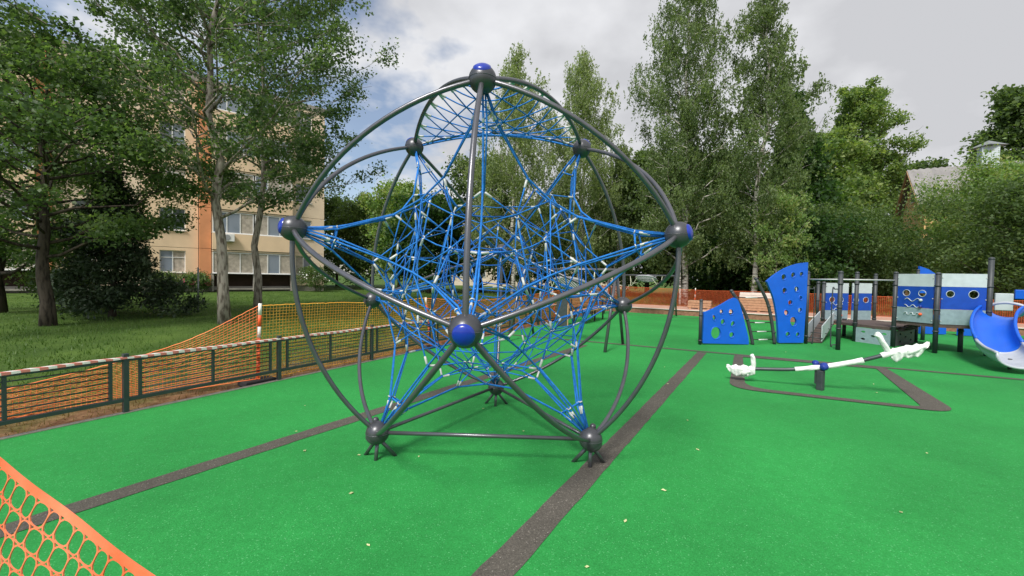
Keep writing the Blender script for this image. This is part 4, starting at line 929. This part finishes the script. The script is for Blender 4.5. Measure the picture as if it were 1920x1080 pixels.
def tree(name, label, base, h, c0, Rad, prof, nb, nl, leaf, mt, bark, r0, elev, seed, lean=(0, 0), droop=0., hang=0., clump=.30, group=None, gap=.0, sub=6, cat='tree'):
    rg = random.Random(seed); rng = np.random.default_rng(seed); x_, y_ = base; z_ = gh(x_, y_)
    t = thing(name, label, cat, (x_, y_, z_), group=group); pf = PROF[prof]; tr = MB(); nT = 12
    wob = [(rg.uniform(-1, 1) * .012 * h, rg.uniform(-1, 1) * .012 * h) for _ in range(nT + 1)]
    TP = [Vector((lean[0] * (i / nT) + wob[i][0] * (i > 1), lean[1] * (i / nT) + wob[i][1] * (i > 1), h * i / nT - (.15 if i == 0 else 0))) for i in range(nT + 1)]
    TR_ = [r0 * (1.25 if i == 0 else 1) * max(.06, (1 - i / nT) ** .85) for i in range(nT + 1)]
    tr.tube(TP, TR_, 10)
    def tpt(q): f_ = min(q, .999) * nT; i = int(f_); return TP[i].lerp(TP[i + 1], f_ - i)
    segs = []; wts = []
    for i in range(nb):
        tt = (i + rg.uniform(.1, .9)) / nb; q = c0 + (1 - c0) * tt * .97; az = i * 2.39996 + rg.uniform(-.4, .4)
        L_ = Rad * pf(tt) * rg.uniform(.62, 1.12)
        el = R(elev) * (1 + .5 * (tt - .4)) + rg.uniform(-.15, .15); P0 = tpt(q); d = Vector((math.cos(az) * math.cos(el), math.sin(az) * math.cos(el), math.sin(el))); pts = []
        for k in range(6):
            s_ = k / 5; p_ = P0 + d * L_ * s_ + Vector((0, 0, -droop * L_ * s_ * s_)) + Vector((rg.uniform(-1, 1), rg.uniform(-1, 1), rg.uniform(-1, 1))) * .05 * L_ * (k > 0); pts.append(p_)
        rb = max(.012, r0 * .38 * (1 - .6 * q) * min(1, L_ / 2.5)); tr.tube(pts, [rb * (1 - .85 * k / 5) for k in range(6)], 6)
        for k in range(sub):
            s_ = rg.uniform(.22, 1.0) if k else 1.0; f_ = min(s_ * 5, 4.999); j = int(f_); p_ = pts[j].lerp(pts[j + 1], f_ - j); a2 = az + rg.choice([-1, 1]) * rg.uniform(.3, 1.3); L2 = L_ * rg.uniform(.22, .46) * (1.25 - .6 * s_) + .15
            e2 = el * .6 + rg.uniform(-.35, .6); e_ = p_ + Vector((math.cos(a2) * math.cos(e2), math.sin(a2) * math.cos(e2), math.sin(e2) - droop * .5)) * L2
            tr.tube([p_, p_.lerp(e_, .5) + Vector((0, 0, .04 * L2)), e_], [rb * .35, rb * .22, .004], 4, False)
            if rg.random() < gap: continue
            segs.append((p_.lerp(e_, .15), e_)); wts.append(L2 * rg.uniform(.5, 1.3))
    segs.append((TP[-3], TP[-1])); wts.append(.6)
    obj('trunk', tr, bark, t, True)
    S = np.array([[*p_, *e_] for p_, e_ in segs]); wv = np.array(wts); wv /= wv.sum(); nrm_ = clump * (np.array(wts) / np.mean(wts)) ** .5
    if hang > 0:
        ns = nl // 14; ix = rng.choice(len(S), ns, p=wv); u = rng.uniform(.1, 1.05, (ns, 1)); p_ = S[ix, :3] * (1 - u) + S[ix, 3:] * u + rng.normal(0, clump * .8, (ns, 3)) ; hl = rng.uniform(.25, 1, ns) ** 1.3 * hang
        k = np.repeat(np.arange(ns), 14); v = rng.uniform(0, 1, len(k)); sw = rng.normal(0, .12, (ns, 2))
        cen = p_[k].copy(); cen[:, 2] -= v * hl[k]; cen[:, :2] += sw[k] * (v * hl[k])[:, None] + rng.normal(0, .05, (len(k), 2)); leaves('crown', cen, leaf[0], leaf[1], mt, t, rng, .1, (0, 0, -.9))
    else:
        ix = rng.choice(len(S), nl, p=wv); u = rng.beta(1.6, 1.0, (nl, 1)); p_ = S[ix, :3] * (1 - u) + S[ix, 3:] * u; cen = p_ + rng.normal(0, 1, (nl, 3)) * nrm_[ix][:, None] * np.array([1, 1, .75]); leaves('crown', cen, leaf[0], leaf[1], mt, t, rng)
    return t
# left: poplars, maple, spruce
tree('poplar_tree', 'tall leaning poplar with pale trunk at the netting, nearer of the pair', (-8.1, 8.3), 14.5, .21, 4.3, 'round', 48, 42000, (.092, .070), 'poplar', 'bark', .15, 32, 11, (-1.1, .6), clump=.17, gap=.16)
tree('poplar_tree', 'slimmer straight poplar standing behind the leaning one, before the block', (-9.7, 12.6), 15.0, .25, 5.0, 'round', 46, 40000, (.100, .076), 'poplar', 'bark', .14, 24, 12, (.3, .2), clump=.20, gap=.14)
tree('maple_tree', 'dense dark maple with a stout trunk at the far left', (-11.8, 7.0), 7.2, .24, 3.6, 'round', 42, 44000, (.088, .068), 'maple', 'barkdark', .15, 22, 13, (-.3, .2), clump=.19, gap=.16)
tree('maple_tree', 'broad maple at the left edge, cut by the frame', (-16.2, 9.6), 6.8, .18, 3.3, 'round', 30, 24000, (.10, .075), 'maple', 'barkdark', .18, 22, 14, clump=.2, gap=.16)
tree('spruce_tree', 'small dark spruce on the lawn right of the maple trunk', (-12.2, 9.2), 4.6, .08, 1.75, 'cone', 46, 26000, (.13, .05), 'spruce', 'barkdark', .09, 4, 15, droop=.25, clump=.14)
# behind the globe
tree('bush_tree', 'bushy tree just right of the apartment block', (-13.0, 36.5), 8.2, .08, 3.3, 'round', 26, 15000, (.24, .18), 'bush', 'barkdark', .14, 35, 21, clump=.40)
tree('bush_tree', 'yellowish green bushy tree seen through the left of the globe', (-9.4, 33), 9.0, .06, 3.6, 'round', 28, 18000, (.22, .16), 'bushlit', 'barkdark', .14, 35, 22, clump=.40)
tree('bush_tree', 'dark round tree behind the left half of the globe', (-6.2, 30), 7.4, .05, 3.3, 'round', 28, 18000, (.22, .17), 'dark', 'barkdark', .15, 30, 23, clump=.40)
tree('bush_tree', 'dark tree behind the globe pole, left of the pale birches', (-2.2, 33), 11.5, .05, 3.6, 'round', 32, 20000, (.24, .18), 'bush', 'barkdark', .17, 32, 24, clump=.42)
tree('birch_tree', 'pale weeping birch rising above the globe top', (.6, 27), 18.4, .10, 5.2, 'tall', 54, 52000, (.15, .07), 'birchpale', 'barkbirch', .17, 42, 25, hang=1.7, clump=.32)
tree('birch_tree', 'pale weeping birch right of the globe top', (5.8, 29), 19.6, .10, 5.4, 'tall', 54, 52000, (.16, .075), 'birchpale', 'barkbirch', .17, 44, 26, hang=1.9, clump=.32)
tree('birch_tree', 'short drooping birch between the pale birches and the tall one', (9.3, 31), 13.0, .12, 3.2, 'tall', 36, 28000, (.17, .08), 'birch', 'barkbirch', .14, 40, 27, hang=1.5, clump=.32)
tree('birch_tree', 'tallest birch with straight white trunk behind the far swing', (10.6, 20.4), 23.0, .10, 4.3, 'tall', 66, 76000, (.125, .06), 'birch', 'barkbirch', .17, 38, 28, hang=1.5, clump=.30)
tree('birch_tree', 'leaning birch with white trunk behind the tall blue board', (13.6, 18.6), 20.0, .10, 3.7, 'tall', 58, 64000, (.12, .06), 'birch', 'barkbirch', .15, 46, 29, (.9, .8), hang=.9, clump=.28)
tree('birch_tree', 'thin white birch stem beside the tallest birch', (10.2, 20.1), 12.0, .28, 1.6, 'tall', 26, 14000, (.12, .06), 'birch', 'barkbirch', .07, 40, 30, hang=1.0, clump=.25)
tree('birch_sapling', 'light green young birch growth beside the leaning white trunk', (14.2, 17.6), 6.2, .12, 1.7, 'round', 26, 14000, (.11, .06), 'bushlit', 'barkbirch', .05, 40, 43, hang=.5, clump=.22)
# right
tree('linden_tree', 'dense dark linden right of the leaning birch', (22.6, 29), 16.6, .04, 4.0, 'cone', 64, 46000, (.26, .21), 'dark', 'barkdark', .22, 12, 31, droop=.10, clump=.42)
tree('linden_tree', 'dark understorey tree between the two tall birches', (17.2, 32), 12.0, .05, 4.4, 'round', 36, 28000, (.26, .20), 'dark', 'barkdark', .20, 24, 32, clump=.46)
tree('linden_tree', 'shaded tree behind the tallest birch', (12.6, 33), 12.5, .06, 4.2, 'round', 36, 26000, (.26, .20), 'bush', 'barkdark', .20, 26, 33, clump=.46)
tree('poplar_tree', 'big spreading poplar above the yellow house, left of its roof', (41.0, 45), 24.0, .14, 6.6, 'dome', 62, 56000, (.26, .17), 'yellowleaf', 'barkdark', .32, 48, 34, clump=.36, gap=.12)
tree('linden_tree', 'round tree left of the spreading poplar', (29.4, 36), 15.5, .10, 4.2, 'round', 36, 24000, (.32, .24), 'yellowleaf', 'barkdark', .24, 30, 35, clump=.50)
tree('poplar_tree', 'sparse tall tree behind the house chimney at the right edge', (59.0, 44), 24.0, .34, 4.6, 'round', 36, 18000, (.42, .30), 'bush', 'barkdark', .30, 40, 36, clump=.55, gap=.18)
tree('poplar_tree', 'far small tree above the house ridge', (56.0, 52), 17.0, .25, 5.0, 'round', 34, 18000, (.45, .32), 'bush', 'barkdark', .28, 40, 37, clump=.6, gap=.12)
tree('bushy_willow', 'leafy bush in front of the house gable', (19.8, 20.2), 5.4, .02, 3.0, 'round', 44, 48000, (.13, .065), 'bush', 'barkdark', .10, 35, 38, clump=.34, cat='bush')
tree('bushy_willow', 'dark leafy bush behind the play structure posts', (17.4, 20.0), 4.8, .02, 3.0, 'round', 34, 26000, (.17, .09), 'dark', 'barkdark', .10, 30, 39, clump=.34, cat='bush')
tree('bushy_willow', 'bushy tree with sunlit tone in its leaf colour hiding the house roof at the right', (25.2, 17.4), 7.4, .02, 3.3, 'round', 46, 46000, (.13, .065), 'bushlit', 'barkdark', .12, 38, 40, clump=.36, cat='bush')
tree('bushy_willow', 'leafy bush at the right edge behind the slide', (21.8, 13.0), 5.6, .02, 3.2, 'round', 36, 34000, (.13, .065), 'bush', 'barkdark', .10, 34, 41, clump=.34, cat='bush')
# further trees that close the view low down behind the netting
for i, (x_, y_, h_, r_, mt, lb) in enumerate(((-18.5, 42, 9, 4.5, 'bush', 'distant tree behind the corner of the apartment block'), (3.4, 40, 8.5, 4.6, 'dark', 'distant dark tree low behind the pale birch trunk'), (9.8, 42, 9, 4.6, 'bush', 'distant tree low behind the farther swing'), (22.0, 42, 12, 5.2, 'dark', 'distant dark tree behind the lindens'), (27.5, 28, 5.2, 3.0, 'dark', 'dark bush beneath the spreading poplar'), (33.2, 25.5, 5.6, 3.2, 'bush', 'bush below the house front wall'), (16.2, 25.0, 4.2, 2.6, 'dark', 'low dark shrub under the leaning birch'), (38, 24, 8.5, 4.5, 'bush', 'bush below the house at the right edge'))):
    tree('background_tree', lb, (x_, y_), h_, .03, r_, 'round', 28, 12000, (.30, .22), mt, 'barkdark', .16, 28, 60 + i, clump=.48, group='trees closing the background')
# shrubs and flowers by the block
for i, (x_, y_, h_, r_, lb, fl) in enumerate(((-14.6, 28.3, 1.5, 1.1, 'white flowering shrub at the right corner of the block', 'flower'), (-22.0, 23.0, .9, 1.0, 'low flowering shrub under the first floor window of the block', 'flower'), (-20.6, 24.1, .9, .8, 'low pink flowering plant beside the orange strip of the block', 'flowerpink'), (-15.3, 11.0, 1.0, 1.1, 'small weedy bush on the lawn at the left edge', None))):
    t = tree('flowering_shrub' if fl else 'small_bush', lb, (x_, y_), h_, .02, r_, 'round', 18, 4500, (.10, .06), 'bush' if i != 2 else 'maple', 'barkdark', .03, 40, 80 + i, clump=.16, cat='shrub')
    if fl:
        rng = np.random.default_rng(i); th = rng.uniform(0, 6.28, 160); rr = r_ * np.sqrt(rng.uniform(0, 1, 160)); cen = np.stack([rr * np.cos(th), rr * np.sin(th) - .1, h_ * (.55 + .5 * rng.uniform(0, 1, 160))], 1); leaves('blossom', cen, .09, .08, fl, t, rng, 1.5)

# grass: blades over the lawn, dry tufts on the bare strip
def blades(name, label, XY, hmin, hmax, wd, mt, rng):
    n_ = len(XY); Z = np.array([gh(x_, y_) for x_, y_ in XY]); hh = rng.uniform(hmin, hmax, n_); az = rng.uniform(0, 6.28, n_); dx = np.cos(az) * wd / 2; dy_ = np.sin(az) * wd / 2; lx = rng.normal(0, .4, n_) * hh; ly = rng.normal(0, .4, n_) * hh
    V = np.stack([np.stack([XY[:, 0] - dx, XY[:, 1] - dy_, Z - .01], 1), np.stack([XY[:, 0] + dx, XY[:, 1] + dy_, Z - .01], 1), np.stack([XY[:, 0] + lx, XY[:, 1] + ly, Z + hh], 1)], 1).reshape(-1, 3)
    o = link(name, arrmesh(name, V, np.arange(n_ * 3).reshape(-1, 3), mt)); o['kind'] = 'stuff'; o['label'] = label; o['category'] = 'grass'; return o
rng = np.random.default_rng(2); N_ = 150000
al = rng.uniform(-6, 46, N_); de = 1.5 + 26 * rng.beta(1.1, 1.9, N_); XY = np.stack([K0.x + KD.x * al + KN.x * de, K0.y + KD.y * al + KN.y * de], 1)
k_ = np.sin(XY[:, 0] * .9 + 1.3 * np.sin(XY[:, 1] * .7)) + np.sin(XY[:, 1] * 1.1 + XY[:, 0] * .35); keep = rng.uniform(0, 1, N_) < np.clip((de - 1.2) / 1.6, .08, 1) * (.62 + .19 * k_)
g_ = blades('lawn_grass', 'green grass of the lawn beyond the fence', XY[keep], .025, .095, .020, 'grass', rng)
N_ = 14000; al = rng.uniform(-6, 24, N_); de = .12 + rng.beta(1.1, 1.3, N_) * 3.0; XY = np.stack([K0.x + KD.x * al + KN.x * de, K0.y + KD.y * al + KN.y * de], 1)
blades('dry_grass', 'dry straw coloured grass on the bare strip beside the kerb', XY, .02, .09, .012, 'dry', rng)
N_ = 30000; XY = np.stack([rng.uniform(2, 40, N_), rng.uniform(17, 40, N_)], 1); XY = XY[(XY - np.array([CORN.x, CORN.y])) @ np.array([KD.x, KD.y]) > 3.6]
blades('meadow_grass', 'green grass under the trees beyond the far terrace', XY, .08, .25, .05, 'grass', rng)

# ------------------------------------------------------------------ fallen leaves on the rubber
lf = MB().add([(0, -.022, .004), (.013, -.004, .010), (.010, .014, .006), (0, .026, .012), (-.011, .013, .005), (-.014, -.005, .011)], [(0, 1, 2, 3), (0, 3, 4, 5)]).mesh('fallen_leaf', 'fallen')
for i, (x_, y_) in enumerate(((-.58, -.43), (-.93, -1.05), (-1.10, -.42), (-.62, -1.62), (-1.6, -.35), (.95, -1.35), (.62, -1.78), (1.35, -.95), (1.95, -.2), (.35, .2), (-.1, .9), (2.6, 2.2), (2.2, .6), (3.0, 3.4), (3.9, 5.6), (3.2, 6.9), (4.6, 8.6), (5.5, 1.9), (5.9, 2.4), (4.1, -.2), (-2.2, .9), (-.2, -1.9), (2.9, -1.2), (-1.9, .1), (1.2, 3.9), (-.55, 2.9), (3.4, 9.3), (6.4, 5.2))):
    o = link('fallen_leaf', lf); o.location = (x_, y_, .001); o.rotation_euler = (0, 0, i * 2.4); s = .55 + .4 * ((i * 37) % 10) / 10; o.scale = (s, s, s)
    tag(o, 'tiny pale fallen leaf lying on the green rubber surface', 'leaf', 'fallen leaves on the rubber')
